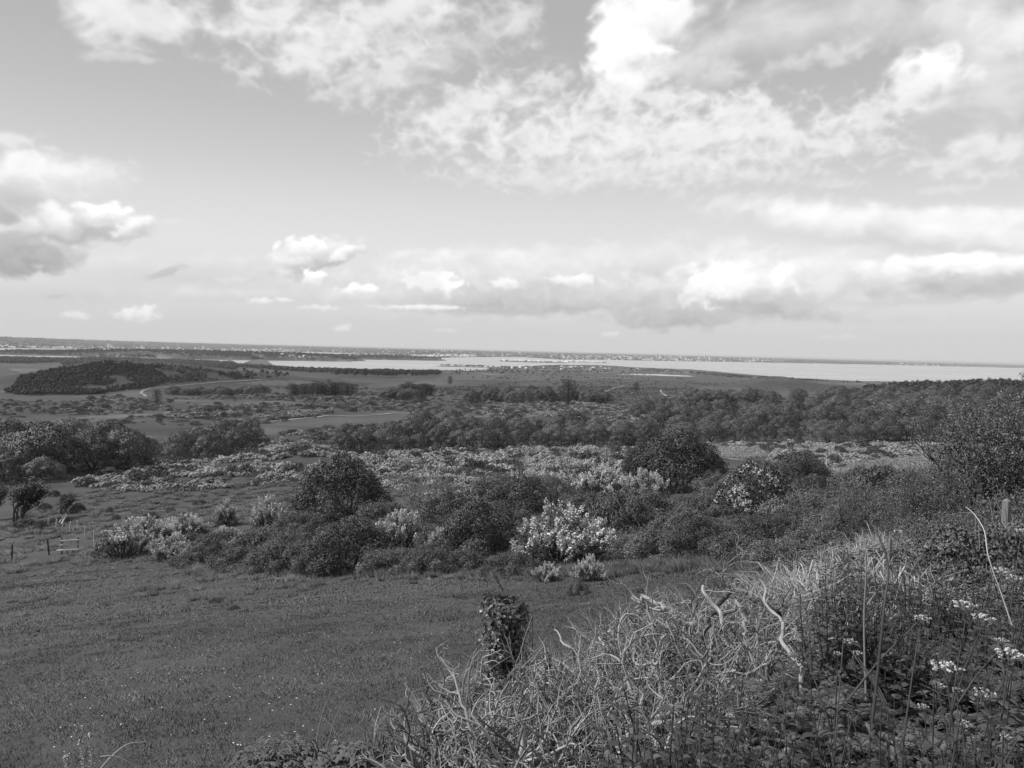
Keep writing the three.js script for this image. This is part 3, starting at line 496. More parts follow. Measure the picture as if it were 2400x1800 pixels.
// low scrub for slopes too far off to tell bush from bush
function scrubClump(seed, blossom, dark, light) {
  const r = rng(seed), lobes = domeLobes(r, 9, 2.6, .95, 0, .38), L = crown(lobes, 900, .085, dark, r, { bend: .5, floor: -.4, slim: .35, vary: .6, lump: .35 });
  for (let i = 0; i < blossom; i++) { const l = lobes[i % 9], d = unit(r); d.y = Math.abs(d.y); const u = 1 + .3 * r() * r(), c = V(l[0] + d.x * l[3] * u, l[1] + d.y * l[4] * u, l[2] + d.z * l[5] * u); if (noise(c.x * 2.2 + seed, c.z * 2.2) < -.18) continue; L.random(c, .042 + .028 * r(), d, .6, light * (.5 + .9 * r()), r, .7); }
  return L.build();
}
const SCRUB = [scrubClump(1, 1150, .06, .60), scrubClump(2, 700, .06, .54), scrubClump(3, 260, .06, .44), scrubClump(4, 0, .065, 0), scrubClump(5, 0, .042, 0)];
function farCrown(seed, H, W, tone, n = 190) { const r = rng(seed); return crown(domeLobes(r, 6, W, H, H * .15, W * .24), n, W * .085, tone, r, { bend: .7, floor: 0 }).build(); }
// ---------- far land: woods, town ----------
function fill(list, n, seed, place) { const r = rng(seed), out = []; let tries = 0; while (out.length < n && tries < n * 40) { tries++; const g = list[Math.floor(r() * list.length)]; const x = lerp(g.x0, g.x1, r()), z = lerp(g.z0, g.z1, r()); if (!inside(g, x, z)) continue; const m = place(x, z, r, g); if (m) out.push(m); } return out; }
{
  const woods = tag(new THREE.Group(), 'dark woods covering the far low land, the knoll and the islands', 'woodland', null, 'stuff'); woods.name = 'woodland'; scene.add(woods);
  const geo = [farCrown(31, 10, 10, .034), farCrown(32, 11, 9, .026), farCrown(33, 9, 11, .042)], conifer = [farCrown(34, 13, 7, .022), farCrown(35, 11, 8, .018)];
  const sets = [[], [], []], dark = [[], []];
  const R = (p) => region(p);
  const low = [R([[0, 358], [60, 359.4], [100, 358.4], [230, 362.6], [237, 365.6], [300, 370], [341, 372], [341, 374.5], [290, 372], [240, 368], [180, 364.5], [100, 364], [60, 363], [0, 364]])];
  for (const m of fill(low, 6500, 41, (x, z, r) => Math.hypot(x, z) > 2000 && fbm(x * .004, z * .004, 3) > -.24 && mat4(ground(x, z), r() * 6, .8 + .7 * r()))) sets[Math.floor(sets.flat().length % 3)].push(m);
  const plantation = [R([[336, 373.5], [440, 374.5], [440, 377], [400, 378.5], [336, 377.5]])];
  fill(plantation, 420, 42, (x, z, r) => mat4(ground(x, z), r() * 6, 1.15 + .4 * r(), 1.3 + .25 * r())).forEach((m, i) => dark[i % 2].push(m));
  const knoll = [R([[4, 393], [20, 378], [70, 368.5], [95, 364], [115, 363], [150, 368], [170, 379], [150, 388], [118, 392], [80, 396], [30, 397]])];
  fill(knoll, 4200, 43, (x, z, r) => { if (Math.hypot(x, z) > 1400) return null; const n = fbm(x * .012 + 3, z * .012, 3); if (n < -.2 - .1 * r()) return null; const s = .17 + .2 * r() + .15 * Math.max(0, n) + (r() < .04 ? .15 : 0); return mat4(ground(x, z), r() * 6, s, s * (.75 + .5 * r())); }).forEach((m, i) => (i % 3 ? sets[i % 2] : dark[i % 2]).push(m));
  const shoulder = [R([[150, 368], [165, 366], [200, 369.5], [235, 375], [255, 379], [200, 382], [150, 386]]), R([[100, 366], [165, 366.5], [165, 371], [100, 372]])]; fill(shoulder, 1700, 54, (x, z, r) => Math.hypot(x, z) < 1400 && fbm(x * .02, z * .02, 3) > -.14 && mat4(ground(x, z), r() * 6, .12 + .2 * r() + (r() < .08 ? .3 : 0), .1 + .14 * r() + (r() < .08 ? .25 : 0))).forEach((m, i) => dark[i % 2].push(m));
  const plateau = [R([[225, 380], [235, 374], [262, 373], [290, 376], [280, 380]])]; fill(plateau, 60, 53, (x, z, r) => mat4(ground(x, z), r() * 6, .35 + .3 * r())).forEach((m, i) => dark[i % 2].push(m));
  const village = [R([[440, 372.5], [470, 369], [510, 367.4], [560, 366], [600, 366.6], [690, 371], [690, 373.5], [560, 374], [440, 375]]), R([[690, 372], [760, 377.5], [860, 383], [860, 384], [690, 376]])];
  fill(village, 900, 44, (x, z, r) => fbm(x * .006 + 3, z * .006, 3) > .02 && mat4(ground(x, z), r() * 6, .55 + .5 * r())).forEach((m, i) => sets[i % 3].push(m));
  const belt = [R([[440, 379.5], [520, 374.6], [560, 374.3], [690, 380], [640, 380.6], [560, 381.3]])]; fill(belt, 130, 46, (x, z, r) => Math.abs(fbm(x * .003, z * .003, 2)) < .05 && mat4(ground(x, z), r() * 6, .3 + .35 * r())).forEach((m, i) => sets[i % 3].push(m));
  const edge = [R([[860, 389], [920, 385], [1040, 385], [1060, 396], [960, 395], [900, 395]])]; fill(edge, 420, 47, (x, z, r) => mat4(ground(x, z), r() * 6, .45 + .35 * r())).forEach((m, i) => sets[i % 3].push(m));
  const r = rng(48);
  ISLES.forEach((e, n) => { const count = [2600, 1500, 220, 700, 110, 330, 170, 120][n]; for (let i = 0; i < count; i++) { const a = r() * 6.28, k = Math.sqrt(r()) * .98, u = Math.cos(a) * k * e.w, v = Math.sin(a) * k * e.d, x = e.x + u * e.c + v * e.s, z = e.z + u * e.s - v * e.c, y = height(x, z); if (y < 1.6) continue; (n === 0 && i % 3 ? dark[i % 2] : sets[i % 3]).push(mat4(V(x, y, z), r() * 6, n < 4 ? 1.3 + .8 * r() : .7 + .5 * r())); } });
  for (let i = 0; i < 5200; i++) { const k = -.72 + 1.34 * r(), far = farShore(k), d = far * (1.004 + .42 * Math.pow(r(), 1.6)), l = Math.hypot(k, 1), x = k / l * d, z = -d / l, y = height(x, z); if (y < 2.2 || fbm(x * .0016, z * .0016, 3) < -.12) continue; sets[i % 3].push(mat4(V(x, y, z), r() * 6, 1.3 + 1.5 * r(), 1 + .6 * r())); }
  geo.forEach((g, i) => scatter('crowns', g, M.leaf, sets[i], woods)); conifer.forEach((g, i) => scatter('crowns', g, M.leaf, dark[i], woods));
}
{ // the town: gabled houses by the thousand, too far to tell apart; the larger blocks one by one
  const town = tag(new THREE.Group(), 'pale houses of the town spread along the far shore', 'town', null, 'stuff'); town.name = 'town_houses'; scene.add(town);
  const s = new THREE.Shape([new THREE.Vector2(-6, 0), new THREE.Vector2(6, 0), new THREE.Vector2(6, 6), new THREE.Vector2(0, 10), new THREE.Vector2(-6, 6)]);
  const house = new THREE.ExtrudeGeometry(s, { depth: 15, bevelEnabled: false }); house.translate(0, 0, -7.5);
  const r = rng(61), ms = [], ts = [];
  const add = (px, py, spread, sc) => { const k = dirOf(px, 384)[0] / -dirOf(px, 384)[2]; const p = hit(px, py); const x = p.x + (r() - .5) * spread, z = p.z + (r() - .5) * spread; const y = height(x, z); if (y < 1.2) return; ms.push(mat4(V(x, y, z), r() * 3.14, sc * (.7 + .7 * r()), sc * (.7 + .6 * r()))); ts.push(.45 + .55 * r()); };
  for (let i = 0; i < 190; i++) { const px = r() * 300; add(px, lerp(347.3, 347.9, r()) + px * .011 - (r() < .2 ? 1.6 * r() : 0), 250, 1.5); }
  for (let i = 0; i < 330; i++) { const px = 255 + r() * 330; add(px, lerp(348.2, 356.8, Math.pow(r(), .8)) + (px - 255) * .006, 300, 1.25); }
  for (let i = 0; i < 190; i++) { const px = 415 + r() * 60; add(px, lerp(355.2, 357.2, r()), 120, 1.25); }
  for (let i = 0; i < 300; i++) { const px = 560 + r() * 130; add(px, lerp(355.4, 360.6, r()) + (px - 560) * .007, 200, 1.25); }
  for (let i = 0; i < 230; i++) { const px = 655 + r() * 130; add(px, lerp(357.6, 362.2, r()) + (px - 655) * .018, 200, 1.4); }
  for (let i = 0; i < 70; i++) { const px = 890 + r() * 80; add(px, lerp(362.6, 365.6, r()) + (px - 890) * .027, 300, 1.4); }
  for (const e of [ISLES[6], ISLES[7]]) for (let i = 0; i < 120; i++) { const a = r() * 6.28, k = Math.sqrt(r()) * .9, u = Math.cos(a) * k * e.w, v = Math.sin(a) * k * e.d, x = e.x + u * e.c + v * e.s, z = e.z + u * e.s - v * e.c, y = height(x, z); if (y < 1) continue; ms.push(mat4(V(x, y, z), r() * 3.14, 1 + .6 * r(), .9 + .5 * r())); ts.push(.6 + .4 * r()); }
  for (let i = 0; i < 26; i++) { const p = hit(lerp(480, 640, r()), lerp(366.8, 370.5, r())); ms.push(mat4(V(p.x, height(p.x, p.z), p.z), r() * 3, .9)); ts.push(.6 + .3 * r()); }
  scatter('houses', house, M.wall, ms, town, ts);
  // blocks and sheds that stand out: [x, y base, width, height, depth, what]
  const B = [[74, 348, 150, 16, 60, 'long low white shed on the far quay left of the towers'], [92, 348.2, 70, 14, 50, 'short white shed right of the long quay shed'], [109, 348, 26, 56, 24, 'slim pale tower block above the left quay, tallest of its pair'], [112, 348.2, 24, 44, 24, 'slim pale tower block above the left quay, shorter of its pair'], [143, 348, 36, 36, 30, 'squat pale block behind the wooded islet'], [197, 349, 60, 26, 40, 'broad white block above the long island, left of the middle one'], [180, 348.6, 40, 24, 40, 'small white block at the left end of the island roofs'], [204, 349, 34, 40, 30, 'square white block rising above the long island'], [282, 350.4, 60, 40, 40, 'white block with stepped top above the island'], [312, 347.4, 80, 28, 40, 'white building on the skyline above the island'], [335, 351, 70, 22, 40, 'long white terrace near the middle of the far shore'], [522, 353.6, 90, 38, 50, 'large white slab standing alone above the headland'],
    [657, 357.4, 30, 70, 28, 'leftmost pale tower of the seaside cluster'], [661, 357.4, 34, 58, 28, 'pale slab in the seaside cluster, second from left'], [672, 358, 40, 52, 30, 'wide pale slab in the middle of the seaside cluster'], [700, 359.2, 60, 46, 40, 'broad white hotel right of the seaside cluster'], [705, 358.6, 30, 66, 28, 'dark topped tower on the seaside skyline'], [710, 359.4, 44, 50, 30, 'white slab beside the dark topped tower'], [722, 360, 60, 30, 40, 'low white hotel on the seaside cliff'], [754, 360.6, 34, 74, 30, 'white tower standing clear at the right end of the town'], [758, 360.8, 36, 50, 30, 'white slab leaning on the clear right hand tower'], [566, 358, 80, 24, 50, 'white waterfront block near the sandy headland']];
  for (const [px, py, w, h, d, label] of B) {
    const p = hit(px, py), b = thing('tower_block', label, 'building', V(p.x, height(p.x, p.z), p.z), -Math.atan2(p.x, -p.z) + .25);
    const wall = new THREE.BoxGeometry(w, h, d); wall.translate(0, h / 2 - 3, 0); part('wall', wall, M.wall, b);
    const roof = new THREE.BoxGeometry(w * .9, 3, d * .85); roof.translate(0, h - 1.5, 0); part('roof', roof, M.roof, b);
    for (let k = 0; k < Math.max(1, Math.min(4, Math.floor(h / 14))); k++) { const wb = new THREE.BoxGeometry(w * .86, 2.6, .6); wb.translate(0, 5 + k * 13, d / 2 + .1); part('window_band', wb, M.glass, b); }
  }
}
// ---------- middle distance: scrub ----------
function scrub(label, name, category, regions, n, seed, mix, size, cond) {
  const g = tag(new THREE.Group(), label, category, null, 'stuff'); g.name = numbered(name); scene.add(g);
  const sets = SCRUB.map(() => []);
  fill(regions.map((p) => region(p)), n, seed, (x, z, r) => { if (cond && !cond(x, z)) return null; const s = (size[0] + (size[1] - size[0]) * r() * r()) * (.75 + .55 * r()); if (r() < .05 && mix.length > 4) { sets[3 + Math.floor(r() * 2)].push(mat4(ground(x, z, -.1), r() * 6.28, s * 1.5, s * (1.5 + .8 * r()))); return true; } let k = clamp(r() * .55 + .45 * (.5 + 1.5 * fbm(x * .11 + seed, z * .11, 3)), 0, .999), v = 0; while (v < mix.length - 1 && k > mix[v]) { k -= mix[v]; v++; } sets[v].push(mat4(ground(x, z, -.12 * s), r() * 6.28, s, s * (.75 + .5 * r()))); return true; });
  sets.forEach((m, i) => m.length && scatter(i < 3 ? 'gorse' : 'scrub', SCRUB[i], M.leaf, m, g)); return g;
}
const patchy = (f, o, t) => (x, z) => fbm(x * f + o, z * f, 3) > t;
scrub('sheet of flowering gorse on the slope behind the hedge, centre', 'gorse_scrub', 'gorse', [[[330, 457], [380, 452], [430, 449], [520, 445], [640, 442.5], [665, 447], [660, 478], [600, 486], [540, 500], [450, 506], [400, 492], [350, 475]]], 3400, 71, [.52, .26, .10, .09, .03], [.45, .95], patchy(.16, 3, -.2));
scrub('flowering gorse on the rounded bank behind the stile field, left', 'gorse_scrub', 'gorse', [[[75, 482], [100, 472], [170, 462], [250, 455], [300, 451], [341, 452], [345, 466], [300, 482], [250, 487], [200, 490], [150, 492], [95, 491]]], 1600, 72, [.42, .22, .16, .14, .06], [.5, 1.0], patchy(.14, 9, -.12));
scrub('flowering gorse strip below the right hand wood', 'gorse_scrub', 'gorse', [[[700, 444], [800, 442.5], [960, 441], [960, 456], [880, 460], [830, 468], [770, 463], [768, 452], [712, 447]]], 1400, 73, [.5, .25, .13, .08, .04], [.55, 1.05], (x, z) => !inside(MEADOWS[9], x, z));
scrub('gorse belt behind the middle clump of trees', 'gorse_scrub', 'gorse', [[[470, 410], [490, 400], [530, 399], [600, 402], [650, 413], [690, 421], [690, 432], [620, 427], [560, 417], [490, 417]]], 1100, 74, [.3, .26, .2, .2, .04], [.9, 1.7], patchy(.05, 5, -.2));
scrub('long gorse hedge above the pale track, left of centre', 'gorse_scrub', 'gorse', [[[222, 424], [262, 416], [300, 411], [331, 410.5], [331, 414.5], [300, 417.8], [262, 422], [228, 425.5]]], 300, 75, [.12, .25, .35, .28], [1.1, 1.7]);
scrub('gorse over the left hand heath slopes', 'gorse_scrub', 'gorse', [[[35, 414], [75, 402], [110, 396.5], [140, 399], [165, 404], [160, 409.5], [100, 412]], [[170, 412], [215, 405], [300, 404.5], [340, 403], [340, 408], [290, 410], [230, 416], [170, 424]]], 900, 76, [.14, .26, .26, .24, .1], [.8, 1.7], patchy(.04, 1, -.12));
scrub('gorse line along the far edge of the left meadows', 'gorse_scrub', 'gorse', [[[165, 399.5], [210, 396], [262, 395], [330, 397], [430, 402], [430, 407], [345, 406], [262, 399], [200, 400]]], 560, 77, [.14, .26, .3, .25, .05], [1, 1.8], patchy(.03, 4, -.15));
scrub('gorse patches below the middle meadow', 'gorse_scrub', 'gorse', [[[258, 448], [270, 437], [330, 431], [400, 424], [440, 420], [440, 428], [380, 436], [345, 446], [300, 447]]], 420, 78, [.2, .26, .25, .22, .07], [.8, 1.5], patchy(.05, 14, -.1));
scrub('gorse hedge along the right hand field', 'gorse_scrub', 'gorse', [[[786, 388], [850, 390], [872, 391], [872, 393.5], [830, 393], [786, 390]]], 150, 79, [.1, .2, .4, .3], [1.3, 2]);
scrub('gorse knots around the tracks right of centre', 'gorse_scrub', 'gorse', [[[596, 402], [625, 394], [660, 390], [730, 392], [730, 397], [700, 398], [650, 403]], [[470, 395], [500, 391], [560, 390], [560, 397], [500, 400]]], 420, 80, [.1, .25, .35, .25, .05], [1, 1.9], patchy(.03, 24, -.08));
scrub('dark low scrub spread over the open heath', 'heath_scrub', 'scrub', [[[-30, 470], [-30, 410], [0, 400], [140, 402], [340, 391], [520, 386], [700, 388], [900, 396], [900, 420], [700, 410], [640, 430], [560, 440], [340, 446], [200, 455], [80, 470]]], 7500, 81, [.01, .05, .2, .46, .28], [.6, 1.9], (x, z) => { for (const g of MEADOWS) if (inside(g, x, z)) return false; return fbm(x * .02, z * .02 + 6, 3) > -.13; });
scrub('far dotted scrub on the pale plateau beyond the pines', 'heath_scrub', 'scrub', [[[262, 384], [340, 381], [440, 388], [520, 381], [700, 381], [800, 387], [780, 390], [560, 392], [440, 396], [300, 394]]], 900, 82, [0, .02, .1, .5, .38], [1, 2.4], (x, z) => { for (const g of MEADOWS) if (inside(g, x, z)) return false; return fbm(x * .012, z * .012 + 16, 3) > .02; });
// ---------- middle distance: trees ----------
function stand(kind, list, group, label, seed, tall, nv, wide = 1) { const r = rng(seed); list.forEach(([px, py, h, own, v]) => { const p = hit(px, py), s = h * pixelSize(p) / tall; kind.put(p, r() * 6.28, s * wide * (.92 + .16 * r()), own || label, own ? null : group, v ?? Math.floor(r() * nv), s); }); }
stand(sallow, [[8, 462, 38], [30, 458, 34], [70, 458, 36], [105, 456, 34], [128, 460, 30], [-18, 466, 40], [22, 470, 34], [92, 468, 38], [121, 466, 34]], 'trees of the left hand clump', 'rounded grey leaved tree in the crowded clump at the left edge', 91, 5.2, 6);
stand(sallow, [[46, 473, 46, 'largest round topped tree of the left hand clump, standing forward', 1], [145, 460, 22, 'small round tree with a visible trunk, alone right of the left hand clump', 0], [44, 481, 22, 'low round sapling in front of the largest left hand tree', 2], [4, 481, 24, 'low dark sapling at the left edge below the clump', 3]], '', '', 92, 5.2, 6);
stand(sallow, [[180, 458, 26], [198, 455, 28], [222, 451, 31], [246, 447, 27], [211, 460, 26], [237, 454, 26], [175, 462, 18]], 'trees of the small clump', 'rounded tree in the small clump right of the left hand trees', 93, 5.2, 6);
{ const r = rng(94), l = []; for (let i = 0; i < 15; i++) l.push([345 + i * 21 + 8 * r(), lerp(441, 437, i / 14) + 3 * r(), 20 + 5 * r() - (i < 2 ? 5 : 0)]); for (let i = 0; i < 16; i++) l.push([340 + i * 19.5 + 6 * r(), lerp(451.5, 445.5, Math.min(1, i / 12)) + 1.5 * r(), 17 + 8 * r()]); l.push([420, 436, 29], [450, 432, 24], [570, 433, 26], [512, 434, 24]); stand(sallow, l, 'trees of the middle clump', 'fine leaved tree in the long dark clump behind the gorse slope', 95, 5.2, 6); }
{ const r = rng(96), l = []; // the wood on the right, rows of crowns one above the other up the slope
  const rows = [[648, 1030, 441.5, 20, 24], [636, 1040, 434, 19, 23], [660, 1040, 427, 18, 22], [690, 1040, 421, 17, 21], [640, 1040, 415.5, 15, 20], [628, 1040, 410, 13, 19], [735, 1040, 405, 12, 18], [790, 1040, 400, 10.5, 17], [830, 1040, 395.5, 9, 16]];
  rows.forEach(([x0, x1, y, h, gap], k) => { for (let x = x0 + (k % 2) * gap * .5; x < x1; x += gap * (.85 + .6 * r())) l.push([x + 5 * r(), y + 2.6 * (r() - .5), h * (.72 + .6 * r())]); });
  if (l.length > 200) l.length = 200;
  [['front trees of the right hand wood', 'rounded tree along the front edge of the right hand wood, above the gorse strip', 436, 999], ['middle trees of the right hand wood', 'rounded tree packed in the middle of the right hand wood', 413, 436], ['back trees of the right hand wood', 'small rounded tree near the top of the right hand wood, below the sea', 0, 413]].forEach(([group, label, a, b], i) => stand(sallow, l.filter((e) => e[1] >= a && e[1] < b), group, label, 97 + i * 7, 5.2, 6, 1.08));
  const k = []; for (let i = 0; i < 9; i++) k.push([690 + 8 * i + 4 * r(), 404.5 - Math.abs(i - 4) * .2 + 2 * r(), 14 + 4 * r()]); stand(sallow, k, 'trees of the far right knot', 'tree in the small dark knot standing in front of the smooth right hand field', 98, 5.2, 6, 1.05);
}
{ const r = rng(99), l = []; for (let i = 0; i < 12; i++) l.push([470 + i * 10.5 + 5 * r(), 401 + 2 * r(), 11 + 5 * r()]); for (let i = 0; i < 8; i++) l.push([478 + i * 13 + 5 * r(), 396 + 2 * r(), 9 + 4 * r()]); stand(sallow, l, 'bushy trees around the tall pine', 'bushy tree in the belt to the left of the tall dark pine', 101, 5.2, 6); l.length = 0; for (let i = 0; i < 5; i++) l.push([385 + i * 6 + 4 * r(), 399 + 2 * r(), 10 + 4 * r()]); for (let i = 0; i < 4; i++) l.push([587 + i * 6, 402 + r(), 12 + 3 * r()]); stand(sallow, l, 'bushes beside the pines', 'bushy tree beside the dark pines in the middle distance', 102, 5.2, 6); }
stand(pine, [[568, 404, 25, 'tall broad dark pine standing out in the middle distance', 0], [421, 404.5, 14, 'short dark pine below the row of pines, left of the middle', 1], [450, 384.5, 8.5, 'lone small tree on the open skyline of the far meadow', 2], [157, 405, 14, 'lone dark tree beside the pale tracks on the left', 1], [636, 392, 10, 'dark flat topped pine at the right end of the far heath', 0]], '', '', 103, 9.3, 3, 1.35);
{ const r = rng(104), l = []; for (let i = 0; i < 13; i++) l.push([290 + i * 5 + 3 * r(), 394 + 2 * r(), 10 + 3 * r()]); for (let i = 0; i < 9; i++) l.push([401 + i * 3.6 + r(), 394.5 + 1.5 * r(), 10 + 3 * r()]); stand(pine, l, 'pines in the far row', 'dark pine in the row across the far heath', 105, 9.3, 3, 2.1); l.length = 0; for (let i = 0; i < 15; i++) l.push([172 + i * 6.5 + 3 * r(), 394 + 2 * r() - (i > 9 ? 1 : 0), 6 + 3.5 * r()]); stand(sallow, l, 'bushy trees of the far left belt', 'dark bushy tree in the low belt right of the lone dark tree', 106, 5.2, 6, 1.3); }
// ---------- the hedge across the slope ----------
function hedge(kind, px, py, wpx, hpx, label, W, H, v = 0, turn = 0, group) { const p = hit(px, py), m = pixelSize(p); return kind.put(V(p.x, p.y - .05, p.z), turn, wpx * m / W, label, group, v, hpx * m / H); }
const Bm = [4.4, 1.75], Dk = [4.7, 3.05], Go = [3.5, 2.2], My = [4.2, 3.0], Bs = [4.6, 3.0];
// gorse
hedge(gorse, 557, 564, 116, 62, 'largest and brightest flowering gorse bush, at the field edge in the middle', ...Go, 0, .4);
hedge(gorse, 545, 581, 34, 20, 'small flowering gorse tuft in the grass, left one below the brightest bush', ...Go, 0, 1.4);
hedge(gorse, 589, 581, 38, 27, 'small flowering gorse tuft in the grass, right one below the brightest bush', ...Go, 0, 2.4);
hedge(gorse, 600, 552, 42, 34, 'gorse shoulder leaning on the right of the brightest bush', ...Go, 0, 3.1);
hedge(gorse, 605, 497, 74, 34, 'broad flowering gorse higher up the slope, left of the dark ivied thorn', ...Go, 0, 5.2);
hedge(gorse, 645, 499, 52, 34, 'dark gorse with upright spikes below the ivied thorn', ...Go, 1, .9);
hedge(gorse, 399, 548, 58, 44, 'half flowering gorse with a dark hollow, left of the middle of the hedge', ...Go, 1, 2.2);
hedge(gorse, 440, 556, 36, 32, 'narrow flowering gorse between bramble mounds', ...Go, 1, 4.2);
hedge(gorse, 413, 569, 22, 15, 'tiny gorse tuft at the foot of the hedge', ...Go, 1, 5.6);
hedge(gorse, 122, 559, 60, 36, 'wide dark gorse at the left end of the hedge beside the stile', ...Go, 2, .3);
hedge(gorse, 170, 560, 46, 28, 'low bright gorse at the left end of the hedge, right of the wide dark one', ...Go, 1, 3.6);
hedge(gorse, 150, 545, 60, 26, 'long gorse ridge behind the left end of the hedge', ...Go, 2, 1.9);
hedge(gorse, 185, 536, 50, 22, 'thin flowered gorse climbing behind the left gorse ridge', ...Go, 2, 5.1);
hedge(gorse, 226, 526, 26, 26, 'small upright gorse standing above the hedge line on the left', ...Go, 0, 2.9);
hedge(gorse, 268, 532, 44, 38, 'tall leaning gorse tree above the hedge, left of the dense dark bush', ...Go, 1, 4.9);
hedge(gorse, 228, 545, 40, 20, 'pale flowering gorse low down in the hedge below the upright one', ...Go, 1, .1);
hedge(gorse, 340, 522, 40, 18, 'faintly flowering gorse at the foot of the dense dark bush', ...Go, 2, 2.5);
// dark bushes, thorns, bare shrubs
hedge(darkbush, 342, 522, 104, 68, 'big dense dark bush with a rounded top, left of the bare shrub', ...Dk, 0, .6);
hedge(bareShrub, 424, 516, 112, 72, 'leafless shrub with fanning pale stems in the middle of the hedge', ...Bs, 0, .2);
hedge(bareShrub, 607, 478, 50, 52, 'dark leafless thorn standing before the pale gorse slope', ...Bs, 1, 1.2);
hedge(bareShrub, 566, 476, 44, 34, 'thin dark thorn left of the leafless thorn', ...Bs, 1, 2.8);
hedge(bareShrub, 520, 480, 46, 30, 'sprawling dark thorn amid the gorse slope', ...Bs, 1, 4.3);
hedge(darkbush, 676, 492, 104, 66, 'big dark ivied thorn with a domed top, right of the middle', ...Dk, 1, 2.1);
hedge(darkbush, 640, 478, 40, 38, 'thin dark thorn rising at the left shoulder of the ivied thorn', ...Dk, 1, 4.1);
hedge(mayBush, 757, 522, 80, 66, 'thorn bush white with blossom, right of the ivied thorn', ...My, 0, .5);
hedge(darkbush, 800, 492, 66, 40, 'low dark shrub behind the white blossoming thorn', ...Dk, 2, 1.1);
hedge(darkbush, 482, 562, 96, 66, 'tall shadowed bush left of the brightest gorse', ...Dk, 2, 3.3);
hedge(darkbush, 352, 570, 100, 54, 'shadowed bush bulging to the field edge below the dense dark bush', ...Dk, 0, 5.2);
hedge(darkbush, 520, 520, 90, 46, 'spreading bush on the slope above the brightest gorse', ...Dk, 2, .2);
hedge(darkbush, 700, 556, 70, 42, 'dark bush at the field edge right of the brightest gorse', ...Dk, 1, .8);
hedge(darkbush, 770, 548, 70, 36, 'dark bush at the foot of the white blossoming thorn', ...Dk, 0, 1.8);
// bramble that knits them together
{ const r = rng(111), l = [[200, 566, 62, 22], [240, 568, 70, 26], [285, 570, 76, 32], [262, 556, 80, 26], [310, 556, 70, 30], [225, 552, 60, 20], [190, 550, 50, 18], [320, 574, 60, 26], [395, 572, 76, 26], [436, 572, 70, 24], [470, 570, 60, 24], [510, 572, 70, 22], [380, 530, 70, 26], [450, 524, 80, 28], [470, 545, 70, 30], [500, 500, 80, 26], [560, 508, 80, 24], [620, 540, 90, 40], [650, 560, 84, 34], [640, 524, 90, 30], [690, 540, 90, 34], [735, 560, 76, 28], [780, 562, 76, 26], [560, 535, 80, 26], [430, 545, 60, 22], [700, 515, 80, 26], [820, 556, 80, 30], [850, 540, 90, 36], [800, 528, 90, 32], [845, 515, 90, 32], [880, 530, 90, 36], [890, 505, 90, 34], [860, 496, 80, 24], [900, 548, 70, 26], [925, 525, 80, 34], [720, 498, 60, 20], [800, 505, 70, 24], [300, 535, 60, 20], [545, 492, 60, 18], [590, 515, 70, 22]];
  for (let i = 0; i < 46; i++) { const x = 195 + 690 * r(), k = r(), lo = 572 - Math.max(0, x - 560) * .05 - 6 * Math.abs(Math.sin(x * .03)), hi = x < 330 ? 545 : x < 460 ? 530 : 495; l.push([x, lerp(lo, hi, k), 26 + 44 * r(), 12 + 18 * r()]); }
  l.forEach(([x, y, w, h], i) => { const foot = y > 556, side = x < 400 ? 'left' : x < 640 ? 'middle' : 'right'; hedge(bramble, x + 6 * (r() - .5), y, w, h * (.85 + .45 * r()), foot ? 'mottled bramble mound at the field foot of the hedge, ' + side + ' stretch' : 'mottled bramble mound higher in the hedge across the slope, ' + side + ' stretch', ...Bm, Math.floor(r() * 4), r() * 6.28, 'bramble mounds of the hedge, ' + (foot ? 'foot, ' : 'upper, ') + side); }); }
// the leafy thorns on the right
hedge(hawthorn, 985, 545, 150, 150, 'tall leafy hawthorn rising at the right edge above the grey post', 4.6, 3.7, 0, .3);
hedge(hawthorn, 1040, 545, 140, 150, 'leafy hawthorn cut off by the right edge behind the tall one', 4.6, 3.7, 1, 1.3);
hedge(hawthorn, 925, 548, 100, 92, 'lower leafy hawthorn left of the tall one at the right edge', 4.6, 3.7, 1, 2.9);
hedge(hawthorn, 865, 545, 90, 66, 'small leafy thorn among brambles right of the blossoming thorn', 4.6, 3.7, 0, 4.1);
hedge(hawthorn, 950, 562, 90, 50, 'leafy thorn shoot in front of the right hand hawthorns', 4.6, 3.7, 1, 5.0);
function mound(kind, px, dist, w, h, label, W, H, v, turn) { const t = along(px, 384, dist); return kind.put(ground(t.x, t.z, -.05), turn, w / W, label, null, v, h / H); }
mound(bramble, 1012, 11.6, 2.6, 1.28, 'bramble mound hiding the foot of the square post', ...Bm, 0, .4); mound(bramble, 955, 11.5, 2.2, .9, 'bramble mound left of the square post, in front of the hawthorns', ...Bm, 1, 1.4); mound(bramble, 1045, 9.5, 1.8, .9, 'bramble mound cut by the right edge below the square post', ...Bm, 2, 2.4); mound(bramble, 905, 12.5, 2.4, .8, 'low bramble mound behind the slim stake', ...Bm, 3, 3.4); mound(hawthorn, 975, 13.6, 2.6, 1.5, 'young leafy thorn just left of the square post', 4.6, 3.7, 0, 2.2); mound(hawthorn, 1050, 14, 2.8, 1.7, 'young leafy thorn at the right edge behind the square post', 4.6, 3.7, 1, .2); mound(bramble, 850, 14.5, 2.6, .7, 'low bramble mound where the dry grass meets the field', ...Bm, 2, 5.4);
